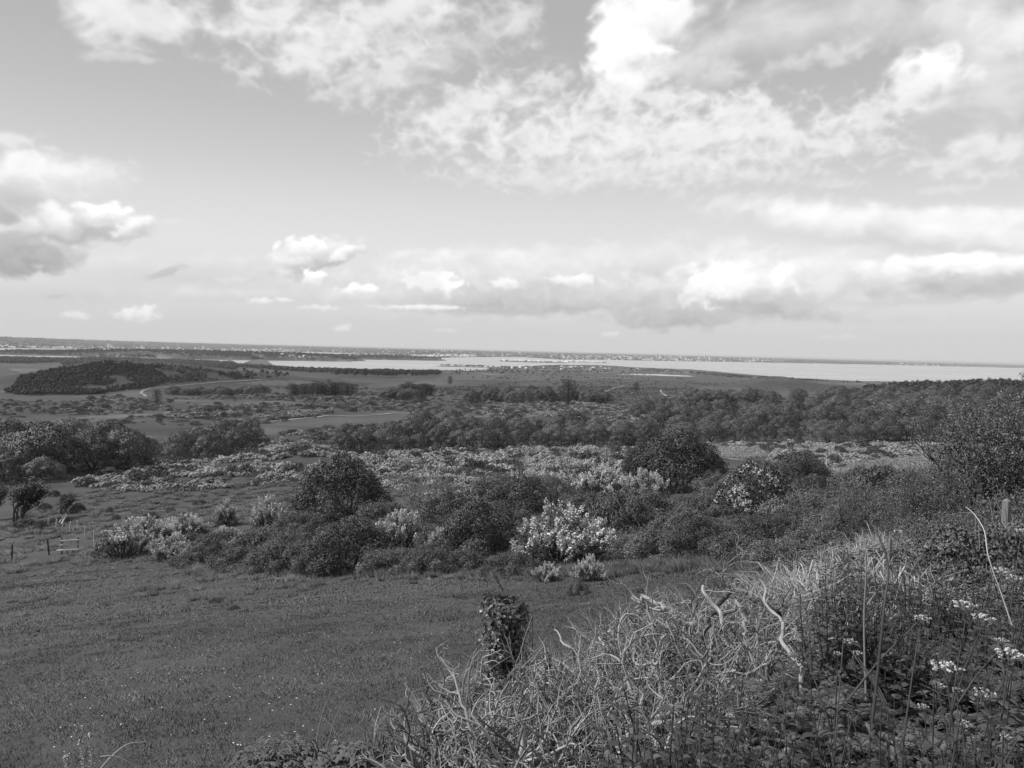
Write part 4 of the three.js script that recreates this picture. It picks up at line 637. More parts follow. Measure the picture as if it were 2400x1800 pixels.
// small trees and shrubs on the left
hedge(thornTree, 17, 526, 40, 44, 'windswept small thorn tree by the pale fence on the left', 2.4, 2.5, 0, 0);
hedge(thornTree, -11, 521, 26, 32, 'windswept thorn tree cut by the left edge', 2.4, 2.5, 0, .7);
hedge(thornTree, 62, 514, 20, 20, 'thin dark thorn above the leaning rails', 2.4, 2.5, 1, .2);
{ const r = rng(112), l = [[45, 510, 12, 7], [78, 512, 14, 9], [40, 528, 12, 8], [55, 496, 10, 6], [30, 500, 14, 6], [110, 512, 8, 5], [116, 519, 9, 5], [25, 527, 22, 8], [88, 486, 14, 9], [140, 484, 14, 8], [150, 520, 18, 9], [200, 505, 14, 6], [170, 512, 12, 5]];
  l.forEach(([x, y, w, h], i) => hedge(bramble, x, y, w, h, 'small dark tussock of scrub on the grass slope behind the stile', ...Bm, i % 4, r() * 6.28, 'scrub tussocks behind the stile')); }
[[216, 602, 16, 6, 'left one of two dark tussocks out in the grazed field'], [234, 610, 13, 6, 'right one of two dark tussocks out in the grazed field'], [578, 594, 26, 16, 'dark rush tuft in the grass below the small gorse tufts'], [640, 592, 16, 6, 'flat dark tuft in the grass right of the rush tuft']].forEach(([x, y, w, h, l], i) => hedge(bramble, x, y, w, h, l, ...Bm, i % 4, i * 2));
// ---------- fence posts, stile ----------
function post(px, py, hpx, thick, mat, label, lean = [0, 0], group) { const p = hit(px, py), m = pixelSize(p), h = hpx * m, o = thing('fence_post', label, 'fence post', p, px * .7, group), g = new THREE.CylinderGeometry(thick * .46, thick * .5, h + .3, 9, 3); const a = g.attributes.position; for (let i = 0; i < a.count; i++) { const t = (a.getY(i) + h / 2 + .15) / (h + .3); a.setXYZ(i, a.getX(i) + .012 * noise(i, 3) + lean[0] * t * h, a.getY(i) + h / 2 - .15 + .02 * noise(a.getX(i) * 40, a.getZ(i) * 40) * t, a.getZ(i) + lean[1] * t * h); } g.computeVertexNormals(); o.rotation.y = 0; part('shaft', g, mat, o); const c = new THREE.CylinderGeometry(thick * .3, thick * .47, .03, 9); c.translate(lean[0] * h, h + .012, lean[1] * h); part('weathered_top', c, mat, o); return o; }
post(11.8, 561, 13.5, .13, M.darktimber, 'dark upright fence post farthest left in the field corner', [.02, 0]);
post(49.5, 555, 12.6, .13, M.darktimber, 'dark fence post leaning left, between the left post and the stile', [-.13, 0]);
post(96.2, 552, 12, .13, M.darktimber, 'dark fence post right of the stile against the gorse', [-.06, 0]);
[[35.4, 525, 7.5, .3], [48.2, 526, 6.4, .06], [55.6, 529, 8.5, .14], [62.2, 529.5, 7, .12], [69.6, 532.5, 9.2, .1], [77.5, 527.5, 6, .0], [85, 536.5, 8.6, 0], [94, 541, 9, .03], [104.5, 537, 5, 0], [110, 540.5, 5.5, -.1]].forEach(([x, y, h, l], i) => post(x, y, h, .14, M.timber, i === 0 ? 'pale fence post tilting most, nearest the windswept tree' : 'thin pale fence post in the old fence running behind the stile', [l, .03], i ? 'pale posts of the old fence' : null));
function rail(p, q, r, label) { const a = hit(...p), b = hit(...q); a.y += r + .12; b.y += r + .55; const o = thing('fallen_rail', label, 'rail', a), t = new Tubes(), d = b.clone().sub(a); t.add([V(0, 0, 0), d.clone().multiplyScalar(.5).add(V(0, .02, 0)), d], [r, r * .95, r * .85], 7); part('rail', t.build(), M.timber, o); return o; }
rail([59, 524.5], [66, 519.5], .07, 'upper leaning rail of the pair behind the pale posts'); rail([61, 526], [67, 520.5], .07, 'lower leaning rail of the pair behind the pale posts'); rail([101, 533], [118, 537], .05, 'pale sagging rail at the right end of the old fence');
{
  const p = hit(70, 552.8), m = pixelSize(p), W = 14.6 * m, H = 12.5 * m, o = thing('wooden_stile', 'weathered wooden stile with three rails in the field corner', 'stile', p, .12);
  const box = (n, w, h, d, x, y, z, mat, tilt = 0) => { const g = new THREE.BoxGeometry(w, h, d, 3, 1, 1); if (tilt) g.rotateZ(tilt); g.translate(x, y, z); return part(n, g, mat, o); };
  box('upright', .11, H + .5, .11, -W / 2 + .08, H / 2 - .12, 0, M.oldpost); box('upright', .11, H + .45, .11, W / 2 - .08, H / 2 - .1, 0, M.oldpost);
  box('rail', W * 1.02, .12, .13, 0, H * .86, .12, M.timber, .05); box('rail', W * 1.06, .12, .13, 0, H * .56, .12, M.timber, .05);
  box('step_board', W * 1.25, .08, .26, -.06, H * .24, .2, M.timber, .05); box('rail', W * 1.02, .09, .05, 0, H * .27, .085, M.timber, .05);
  box('step_leg', .09, .5, .09, -.12, H * .24 - .27, .2, M.darktimber); box('step_leg', .09, .5, .09, .3, H * .24 - .26, .2, M.darktimber);
}
function squarePost(px, py, dist, topPy, w, mat, label) { const t = along(px, topPy, dist), y0 = height(t.x, t.z) - .3, o = thing('wooden_post', label, 'post', V(t.x, y0, t.z), .5), g = new THREE.BoxGeometry(w, t.y - y0, w, 1, 4, 1); g.translate(0, (t.y - y0) / 2, 0); part('shaft', g, mat, o); const c = new THREE.ConeGeometry(w * .7, .05, 4); c.rotateY(Math.PI / 4); c.translate(0, t.y - y0 + .02, 0); part('cap', c, mat, o); }
squarePost(1007, 520, 13, 501, .085, M.oldpost, 'square grey post in front of the hawthorn at the right edge');
squarePost(890, 560, 10.5, 540, .032, M.oldpost, 'slim grey stake among the dry stems, left of the square post');
// ---------- the grazed field ----------
{
  const turf = tag(new THREE.Group(), 'short grazed grass of the sloping field', 'grass', null, 'stuff'); turf.name = 'field_grass'; scene.add(turf);
  const fine = [], coarse = [];
  for (let v = 0; v < 4; v++) {
    const r = rng(1000 + v), A = new Leaves(), B = new Leaves();
    for (let i = 0; i < 1500; i++) { const x = (r() - .5) * 1.3, z = (r() - .5) * 1.3, k = .6 + .4 * noise(x * 3 + v * 9, z * 3), h = (.028 + .05 * r()) * k * (r() < .04 ? 2 : 1), a = r() * 6.28, b = h * (.3 + .9 * r()); A.blade(x, -.008, z, Math.cos(a) * b, h, Math.sin(a) * b, .004 + .003 * r(), .078 * (.3 + 1.4 * r()) * (r() < .06 ? 2.2 : 1)); }
    for (let i = 0; i < 1500; i++) { const x = (r() - .5) * 2.8, z = (r() - .5) * 2.8, k = .6 + .5 * noise(x * 1.6 + v * 9, z * 1.6), h = (.035 + .055 * r()) * k * (r() < .04 ? 2 : 1), a = r() * 6.28, b = h * (.3 + .9 * r()); B.blade(x, -.01, z, Math.cos(a) * b, h, Math.sin(a) * b, .009 + .007 * r(), .08 * (.3 + 1.4 * r()) * (r() < .06 ? 2.2 : 1)); }
    fine.push(A.build()); coarse.push(B.build());
  }
  const mf = [[], [], [], []], tf = [[], [], [], []], mc = [[], [], [], []], tc = [[], [], [], []], r = rng(1010);
  const mottled = (x, z) => clamp(1.05 + .8 * fbm(x * .5, z * .8, 3) + .4 * noise(x * .16 + 3, z * .22) - .55 * ss(.25, .45, noise(x * .55 + 9, z * .9 + 2)), .4, 1.7);
  for (let zz = 2; zz < 62; zz += zz < 26 ? .9 : 1.9) for (let x = -55; x < 34; x += zz < 26 ? .9 : 1.9) {
    const px = x + (r() - .5) * .6, pz = -(zz + (r() - .5) * .6), d = Math.hypot(px, pz); if (Math.abs(px) > -pz * .74 + 2.5 || d < 5 || bankSide(px, -pz) > 1.6) continue;
    const v = Math.floor(r() * 4), near = zz < 26; (near ? mf : mc)[v].push(mat4(ground(px, pz), r() * 6.28, 1, .75 + .6 * r(), upAt(px, pz))); (near ? tf : tc)[v].push(mottled(px, pz));
  }
  for (let v = 0; v < 4; v++) { scatter('turf', fine[v], M.blade, mf[v], turf, tf[v]); scatter('turf', coarse[v], M.blade, mc[v], turf, tc[v]); }
  // rough grass along the hedge foot and on the slope behind the stile
  const T = new Leaves(), q = rng(1020); for (let i = 0; i < 130; i++) { const a = q() * 6.28, k = .22 * Math.sqrt(q()), h = .16 + .22 * q(), b = a + (q() - .5); T.blade(Math.cos(a) * k, -.02, Math.sin(a) * k, Math.cos(b) * h * .6, h, Math.sin(b) * h * .6, .008, .085 * (.5 + q())); }
  const tuft = T.build(), tm = [], tt = [];
  for (let i = 0; i < 6500; i++) { const x = -55 + 85 * q(), zz = 28 + 75 * q(), z = -zz; if (Math.abs(x) > zz * .72) continue; const n = noise(x * .22 + 50, z * .3), far = ss(44, 60, zz); if (n < lerp(.22, -.3, far)) continue; tm.push(mat4(ground(x, z), q() * 6, .6 + .7 * q() + far * .8, .5 + .5 * q() + far * .3)); tt.push(.45 + .8 * q() + .3 * far * q()); }
  for (let i = 0; i < 900; i++) { const px = 190 + 720 * q(), p = hit(px, 568 + 14 * q() * q() - Math.max(0, px - 600) * .05); tm.push(mat4(p, q() * 6, .5 + .8 * q(), .4 + .7 * q())); tt.push(.6 + .9 * q()); }
  scatter('tussock', tuft, M.blade, tm, turf, tt);
  const D = new Leaves(); for (let k = 0; k < 6; k++) D.leaf(V(Math.cos(k) * .006, .07, Math.sin(k) * .006), V(Math.cos(k) * .008, .002, Math.sin(k) * .008), V(-Math.sin(k) * .004, 0, Math.cos(k) * .004), V(0, 1, 0), .6);
  const dm = [], e = rng(1030); for (let i = 0; i < 520; i++) { const zz = 9 + 22 * Math.pow(e(), 1.6), x = -zz * .6 + zz * .75 * e(), z = -zz; if (noise(x * .6, z * .6) < -.05 || bankSide(x, zz) > 1.5) continue; dm.push(mat4(ground(x, z), e() * 6, .8 + .6 * e())); }
  const daisies = tag(new THREE.Group(), 'tiny white daisies dotted over the near field', 'daisies', null, 'stuff'); daisies.name = 'daisies'; scene.add(daisies); scatter('daisy', D.build(), M.petal, dm, daisies);
}
{
  const pale = tag(new THREE.Group(), 'pale dry grass on the open patches behind the hedge', 'dry grass', null, 'stuff'); pale.name = 'pale_grass'; scene.add(pale);
  const L = new Leaves(), r = rng(1040); for (let i = 0; i < 90; i++) { const a = r() * 6.28, k = .5 * Math.sqrt(r()), h = .35 + .35 * r(), b = r() * 6.28; L.blade(Math.cos(a) * k, -.03, Math.sin(a) * k, Math.cos(b) * h * .5 + .1, h, Math.sin(b) * h * .5, .022, .30 * (.6 + .7 * r())); }
  const g = L.build(), m = [], t = []; [[MEADOWS[8], 420], [MEADOWS[9], 900], [MEADOWS[10], 560]].forEach(([q, n], k) => fill([q], n, 1041 + k, (x, z, e) => { m.push(mat4(ground(x, z), e() * 6, .6 + .6 * e())); t.push(.65 + .6 * e()); return true; }));
  scatter('dry_tufts', g, M.blade, m, pale, t);
}
{
  const rough = tag(new THREE.Group(), 'long grass and dead blades around the stump and the brushwood edge', 'grass', null, 'stuff'); rough.name = 'rough_grass'; scene.add(rough);
  const L = new Leaves(), r = rng(1050); for (let i = 0; i < 70; i++) { const a = r() * 6.28, k = .16 * Math.sqrt(r()), h = .1 + .2 * r(), b = r() * 6.28, side = V(-Math.sin(b), 0, Math.cos(b)), s = V(Math.cos(a) * k, -.02, Math.sin(a) * k), w = .003 + .002 * r(); L.strip([s, s.clone().add(V(Math.cos(b) * h * .25, h * .65, Math.sin(b) * h * .25)), s.clone().add(V(Math.cos(b) * h * .8, h * .9, Math.sin(b) * h * .8))], [w, w * .8, w * .2], side, (r() < .25 ? .26 : .1) * (.6 + .7 * r())); }
  const g = L.build(), m = [], t = [], e = region([[330, 775], [390, 735], [440, 705], [480, 690], [560, 660], [640, 632], [740, 606], [800, 590], [850, 590], [800, 615], [640, 660], [500, 702], [420, 740], [380, 775]]), c = hit(503, 694);
  fill([e], 420, 1051, (x, z, q) => { m.push(mat4(ground(x, z), q() * 6, .7 + .6 * q())); t.push(.6 + .7 * q()); return true; });
  for (let i = 0; i < 60; i++) { const a = r() * 6.28, k = .3 + .5 * r(); m.push(mat4(ground(c.x + Math.cos(a) * k, c.z + Math.sin(a) * k), r() * 6, .9 + .7 * r())); t.push(.7 + .6 * r()); }
  scatter('long_grass', g, M.blade, m, rough, t);
}
// ---------- ivy grown stump ----------
function ivyLeaf(L, c, n, s, t, r) { // five pointed
  const u = V(0, 1, 0).cross(n).normalize(), v = n.clone().cross(u), a = r() * 1.6 - 2.4, R = [], o = [1, .42, .8, .4, .55, .15, .55, .4, .8, .42]; const i0 = L.vert(c.x, c.y, c.z, n, t);
  o.forEach((k, j) => { const b = a + j / 10 * 6.2832, x = Math.cos(b) * k * s, y = Math.sin(b) * k * s; R.push(L.vert(c.x + u.x * x + v.x * y - n.x * k * s * .15, c.y + u.y * x + v.y * y - n.y * k * s * .15, c.z + u.z * x + v.z * y - n.z * k * s * .15, n, t)); });
  R.forEach((k, j) => L.i.push(i0, k, R[(j + 1) % 10]));
}
{
  const p = hit(503, 694), r = rng(1100), m = pixelSize(p), H = 86 * m, W = 25 * m, o = thing('ivy_stump', 'upright stump wrapped in dark ivy at the field end of the brushwood', 'stump', p), L = new Leaves(), S = new Tubes();
  const core = new THREE.CylinderGeometry(W * .62, W * .55, H * .9, 14, 5); core.translate(0, H * .44, 0); part('trunk', core, M.darktimber, o);
  for (let i = 0; i < 2300; i++) { const a = r() * 6.28, y = H * (1 - .98 * Math.pow(r(), 1.25)), top = r() < .16, k = W * (.68 + .4 * r() * r() + .2 * noise(a * 1.2 + 3, y * 3)) * (y < H * .3 ? .86 : 1), n = V(Math.cos(a), .35, Math.sin(a)); const c = top ? V(Math.cos(a) * k * Math.sqrt(r()), H * (.93 + .09 * r()), Math.sin(a) * k * Math.sqrt(r())) : V(Math.cos(a) * k, y, Math.sin(a) * k); if (top) n.set(Math.cos(a) * .4, 1, Math.sin(a) * .4); n.add(unit(r).multiplyScalar(.55)).normalize(); ivyLeaf(L, c, n, .032 + .034 * r(), .075 * (.5 + r()), r); }
  part('ivy', L.build(), grey(1, .45, { vertexColors: true, side: THREE.DoubleSide }), o);
  for (let i = 0; i < 16; i++) { const a = r() * 6.28, pts = [V(Math.cos(a) * W, H * .05, Math.sin(a) * W)]; for (let k = 1; k <= 7; k++) { const b = a + .4 * noise(k * .6, i) * 2; pts.push(V(Math.cos(b) * W * 1.06, H * .95 * k / 7, Math.sin(b) * W * 1.06)); } S.add(pts, pts.map((_, k) => .009 - k * .0008), 4); }
  for (let i = 0; i < 9; i++) { const a = 2.6 + r() * 3.4, s = V(Math.cos(a) * W * .8, H * (.85 + .15 * r()), Math.sin(a) * W * .8); S.add([s, s.clone().add(V(Math.cos(a) * .16 - .05, .05 + .1 * r(), .05)), s.clone().add(V(Math.cos(a) * .3 - .12, .02 + .18 * r(), .08))], [.007, .006, .003], 4); }
  part('ivy_stems', S.build(), M.palebark, o);
}
// ---------- brushwood: crooked dead branches ----------
function limb(pts, dists, r0, r1, label, mat, seed, forks = 5) {
  const r = rng(seed), P = pts.map(([x, y], i) => { const g = hit(x * .4629, y * .4629), d = Math.hypot(g.x, g.z); return along(x * .4629, y * .4629, Math.min(dists[i] * .87, d * .82)); }), base = P[0].clone(), c = new THREE.CatmullRomCurve3(P.map((p) => p.clone().sub(base))), n = pts.length * 5, T = new Tubes(), K = new Tubes(), Q = [], R = [];
  for (let i = 0; i <= n; i++) { const t = i / n, p = c.getPoint(t); p.addScaledVector(V(noise(t * 9 + seed, 1), noise(t * 9, seed), noise(seed * 2, t * 9)), r0 * .9); Q.push(p); R.push(.52 * lerp(r0, r1, t) * (1 + .16 * noise(t * 22 + seed, 7) + (noise(t * 14, seed * 3) > .45 ? .25 : 0))); }
  T.add(Q, R, 9);
  for (let k = 0; k < forks; k++) { const i = 2 + Math.floor(r() * (n - 3)), d = Q[i + 1].clone().sub(Q[i]).normalize().multiplyScalar(.5).add(unit(r)); d.y += .35; grow(K, r, Q[i], d, .13 + .2 * r(), Math.min(.011, R[i] * .42), 2, { crook: .5, kids: 2, spread: .8, lift: .06, thin: .0028, steps: 5 }); }
  const o = thing('dead_branch', label, 'branch', base); part('limb', T.build(), mat, o); if (forks) part('side_twigs', K.build(), mat, o).userData.kind = 'stuff'; return o;
}
M.deadwood = grey(.42, .9, { map: barkMap, bumpMap: barkMap, bumpScale: .004 });
const BR = M.deadwood, DK = M.bark;
limb([[1540, 1368], [1480, 1336], [1430, 1308], [1365, 1290]], [7.2, 7.3, 7.4, 7.5], .048, .040, 'thick cut branch pointing left, on top of the brushwood', BR, 1, 5);
limb([[1340, 1660], [1385, 1590], [1480, 1545], [1560, 1490], [1590, 1440], [1575, 1380], [1540, 1310], [1520, 1265]], [5.6, 5.7, 5.9, 6.1, 6.3, 6.5, 6.7, 6.8], .05, .024, 'crooked pale limb rising from the middle of the brushwood to its top', BR, 2, 9);
limb([[1690, 1640], [1720, 1570], [1745, 1520], [1720, 1440], [1690, 1370], [1660, 1300], [1640, 1250]], [5.2, 5.3, 5.5, 5.7, 5.9, 6.1, 6.2], .042, .014, 'long pale limb leaning up at the right side of the brushwood', BR, 3, 8);
limb([[1500, 1420], [1522, 1360], [1550, 1310], [1580, 1275]], [6.9, 7, 7.1, 7.1], .035, .03, 'dark cut limb slanting right at the top of the brushwood', DK, 4, 3);
limb([[1610, 1290], [1660, 1310], [1690, 1330]], [7, 6.9, 6.9], .032, .026, 'short dark cut branch beside the topmost pale twigs', DK, 5, 2);
limb([[1600, 1410], [1610, 1350], [1590, 1295]], [6.8, 6.9, 7], .03, .024, 'weathered upright stick below the dark cut limb', BR, 6, 4);
limb([[870, 1640], [930, 1570], [1000, 1525], [1065, 1515], [1105, 1550], [1130, 1600]], [6.6, 6.7, 6.8, 6.8, 6.7, 6.6], .038, .028, 'arching branch at the left end of the brushwood', BR, 7, 8);
limb([[1140, 1640], [1175, 1560], [1190, 1500], [1240, 1450]], [6.6, 6.8, 7, 7.2], .034, .022, 'slanting branch below the ivy stump', BR, 8, 7);
limb([[1200, 1610], [1195, 1540], [1185, 1480], [1180, 1420]], [6.6, 6.7, 6.8, 6.9], .085, .06, 'rotten dark stub standing in the brushwood', M.darktimber, 9, 0);
limb([[1330, 1640], [1370, 1560], [1390, 1500], [1410, 1430], [1440, 1370]], [6.2, 6.4, 6.6, 6.8, 7], .045, .018, 'forking twisted limb left of the crooked pale limb', BR, 10, 10);
limb([[1250, 1660], [1270, 1590], [1360, 1580], [1450, 1560]], [5.8, 5.9, 6, 6.1], .026, .014, 'low sprawling branch in the middle of the brushwood', BR, 11, 7);
limb([[960, 1655], [1060, 1640], [1180, 1620], [1290, 1560], [1340, 1520]], [6, 6.1, 6.2, 6.3, 6.4], .024, .014, 'long low branch lying across the left of the brushwood', BR, 12, 8);
limb([[1480, 1660], [1560, 1580], [1600, 1530], [1640, 1500], [1700, 1480]], [5.2, 5.4, 5.5, 5.6, 5.7], .03, .012, 'branch slanting right among the nettles at the brushwood edge', BR, 13, 6);
limb([[1800, 1520], [1760, 1470], [1700, 1460], [1650, 1490], [1610, 1530]], [5.8, 5.9, 6, 6, 6], .024, .015, 'dark arched branch at the right end of the brushwood', DK, 14, 4);
limb([[1060, 1500], [1130, 1440], [1175, 1420]], [7.4, 7.5, 7.6], .045, .045, 'fallen log behind the arching branch', DK, 15, 2);
limb([[1040, 1610], [1090, 1520], [1120, 1420], [1150, 1330]], [7.6, 7.7, 7.8, 7.9], .011, .005, 'thin straight rod leaning past the ivy stump', BR, 16, 1);
limb([[985, 1570], [1010, 1520], [1052, 1457]], [7.4, 7.5, 7.6], .009, .005, 'thin pale rod sticking out over the grass left of the ivy stump', BR, 17, 0);
limb([[1078, 1530], [1064, 1482], [1100, 1474], [1136, 1470]], [7.8, 7.9, 7.9, 7.9], .008, .007, 'broken pale stalk bent at a right angle over the grass', BR, 18, 0);
{ const r = rng(1190); // smaller crooked branches all through the heap
  for (let i = 0; i < 26; i++) {
    const u = i / 25, x = lerp(960, 1640, u) + 60 * (r() - .5), top = lerp(1560, 1300, Math.pow(u, .75)) + (u > .9 ? 60 : 0), y = lerp(top + 90, top + 300, r()), a = (r() < .5 ? -1 : 1) * (.3 + .9 * r()), len = 90 + 130 * r(), d = lerp(7.4, 5.6, (y - 1250) / 450), pts = [];
    for (let k = 0; k < 5; k++) { const t = k / 4; pts.push([x + Math.sin(a) * len * t + 26 * (r() - .5), y - Math.cos(a) * len * t * .9 + 22 * (r() - .5)]); }
    const o = limb(pts, pts.map((_, k) => d + .5 * (r() - .5) + .1 * k), (i % 3 ? .022 : .042) + .022 * r(), .008, 'crooked bleached branch woven into the brushwood heap', i % 6 === 5 ? DK : BR, 40 + i, 6); o.userData.group = 'bleached branches of the brushwood';
    if (i % 6 === 5) { o.userData.label = 'dark barked branch woven into the brushwood heap'; o.userData.group = 'dark branches of the brushwood'; }
  } }
{ // the tangle of twigs under and between the branches
  const tangle = tag(new THREE.Group(), 'tangle of dead twigs filling the brushwood heap', 'twigs', null, 'stuff'); tangle.name = 'twig_tangle'; scene.add(tangle);
  const geos = []; for (let v = 0; v < 7; v++) { const r = rng(1200 + v), t = new Tubes(); for (let k = 0; k < 3; k++) { const d = unit(r); d.y = Math.abs(d.y) * .35; grow(t, r, V((r() - .5) * .3, 0, (r() - .5) * .3), d, .22 + .2 * r(), .0085 + .009 * r(), 2, { crook: .42, kids: 3, spread: 1.0, lift: .06, thin: .0045, steps: 5, shrink: .62 }); } geos.push(t.build()); }
  const g = region([[400, 800], [440, 770], [490, 748], [550, 726], [600, 694], [660, 658], [735, 634], [795, 650], [810, 690], [770, 735], [710, 780], [640, 850], [480, 860]]);
  const sets = geos.map(() => []), tones = geos.map(() => []); let i = 0;
  fill([g], 560, 1210, (x, z, r) => { const k = i++ % 7; sets[k].push(new THREE.Matrix4().compose(ground(x, z, .02 + .3 * r() * r()), new THREE.Quaternion().setFromEuler(new THREE.Euler((r() - .5) * .9, r() * 6.28, (r() - .5) * .9)), V(1, 1, 1).multiplyScalar(.7 + .7 * r()))); tones[k].push(.25 + .95 * r()); return true; });
  geos.forEach((e, k) => scatter('twigs', e, M.deadwood, sets[k], tangle, tones[k]));
}
// ---------- dry stems, nettles and fern leaved growth on the bank ----------
{
  const dry = tag(new THREE.Group(), 'pale dry grass stems lying over the bank on the right', 'dry grass', null, 'stuff'); dry.name = 'dry_grass'; scene.add(dry);
  const geos = []; for (let v = 0; v < 5; v++) { const r = rng(1300 + v), L = new Leaves(); for (let k = 0; k < 46; k++) { const a = r() * 6.28, s = V((r() - .5) * .4, 0, (r() - .5) * .4), h = .25 + .4 * r(), b = a + (r() - .5), lean = .15 + .7 * r(), side = V(-Math.sin(b), 0, Math.cos(b)), pts = [s, s.clone().add(V(Math.cos(b) * lean * h * .35, h * .6, Math.sin(b) * lean * h * .35)), s.clone().add(V(Math.cos(b) * lean * h, h * (.95 - lean * .25), Math.sin(b) * lean * h)), s.clone().add(V(Math.cos(b) * lean * h * 1.6, h * (.95 - lean * .7), Math.sin(b) * lean * h * 1.6))]; const w = .0025 + .0035 * r(); L.strip(pts, [w, w, w * .8, w * .2], side, .32 * (.35 + .95 * r())); } geos.push(L.build()); }
  const g = region([[770, 640], [800, 600], [850, 570], [900, 556], [960, 548], [1060, 545], [1060, 640], [960, 650], [860, 655]]), h = region([[650, 600], [720, 590], [800, 575], [800, 620], [700, 640]]), e = region([[380, 775], [460, 720], [560, 700], [640, 690], [600, 760], [450, 790]]);
  const sets = geos.map(() => []), tones = geos.map(() => []); let i = 0;
  const put = (x, z, r) => { const k = i++ % 5; sets[k].push(mat4(ground(x, z, -.02), r() * 6.28, .8 + .7 * r(), .6 + .6 * r(), V((r() - .5) * .9, 1, (r() - .5) * .9).normalize())); tones[k].push(.5 + .7 * r()); return true; };
  fill([g], 560, 1310, put);
  geos.forEach((q, k) => scatter('dry_stems', q, M.blade, sets[k], dry, tones[k]));
}
function nettleLeaf(L, base, dir, up, len, t) { // drooping, folded, toothed
  const side = dir.clone().cross(up).normalize(), n = up.clone(); let pl, pm, pr; const N = 5;
  for (let k = 0; k <= N; k++) { const s = k / N, w = len * .32 * Math.sin(Math.PI * Math.pow(s, .65)) * (k % 2 ? 1.06 : .9), c = base.clone().addScaledVector(dir, len * s).addScaledVector(up, -len * .45 * s * s), tl = n.clone().addScaledVector(side, -.35).normalize(), tr = n.clone().addScaledVector(side, .35).normalize();
    const l = L.vert(c.x - side.x * w, c.y - side.y * w + w * .3, c.z - side.z * w, tl, t), m = L.vert(c.x, c.y, c.z, n, t), q = L.vert(c.x + side.x * w, c.y + side.y * w + w * .3, c.z + side.z * w, tr, t);
    if (k) L.i.push(pl, m, l, pl, pm, m, pm, q, m, pm, pr, q); pl = l; pm = m; pr = q; }
}
function nettle(seed) { const r = rng(seed), L = new Leaves(), T = new Tubes(); const n = 3; for (let s = 0; s < n; s++) { const b = V((r() - .5) * .25, -.03, (r() - .5) * .25), H = .4 + .3 * r(), d = V((r() - .5) * .3, 1, (r() - .5) * .3), m = 8; T.add([b, b.clone().addScaledVector(d, H * .5), b.clone().addScaledVector(d, H)], [.004, .0035, .002], 4, false); for (let k = 1; k <= m; k++) { const y = H * (.15 + .85 * k / m), a = (k % 2) * 1.57 + r() * .5, len = .06 * (1.15 - .75 * Math.pow(k / m, 2.5)) * (.8 + .4 * r()), t = .048 * (.5 + r()); for (let j = 0; j < 2; j++) { const q = a + j * 3.14159, dir = V(Math.cos(q), .25 + .3 * (k / m), Math.sin(q)).normalize(), up = V(-Math.cos(q) * .3, 1, -Math.sin(q) * .3).normalize(); nettleLeaf(L, b.clone().addScaledVector(d, y), dir, up, len, t); } } } const st = T.build(), lf = L.build(); const c = new Float32Array(st.attributes.position.count * 3).fill(.05); st.setAttribute('color', new THREE.BufferAttribute(c, 3)); st.deleteAttribute('uv'); return mergeGeometries([lf, st]); }
function frond(L, base, dir, len, t, r, depth = 1) { // finely cut leaf
  const side = dir.clone().cross(V(0, 1, 0)).normalize(), N = depth ? 9 : 7, up = V(0, 1, 0);
  for (let k = 1; k <= N; k++) { const s = k / N, c = base.clone().addScaledVector(dir, len * s); c.y -= len * .28 * s * s; const l = len * (depth ? .5 : .42) * Math.sin(Math.PI * (.12 + .8 * (1 - s)) * .62);
    for (const q of [-1, 1]) { if (r() < .16) continue; const d = dir.clone().multiplyScalar(.35 + .45 * r()).addScaledVector(side, q).normalize(); d.y += .5 * (r() - .6) * s; if (depth) frond(L, c, d, l, t * (.85 + .3 * r()), r, 0); else { const w = d.clone().cross(up).normalize(), e = c.clone().addScaledVector(d, l * .5); L.leaf(e, d.multiplyScalar(l * .5), w.multiplyScalar(l * .2), up.clone().addScaledVector(side, q * .3).normalize(), t); } } }
}
function fernLeaved(seed) { const r = rng(seed), L = new Leaves(); for (let k = 0; k < 13; k++) { const a = k * 2.4 + r(), d = V(Math.cos(a), .1 + 1.1 * r(), Math.sin(a)).normalize(), b = V(Math.cos(a) * .16 * r(), .02 + .26 * r(), Math.sin(a) * .16 * r()); frond(L, b.addScaledVector(d, .05), d, .09 + .09 * r(), .082 * (.6 + .8 * r()), r); } return L.build(); }
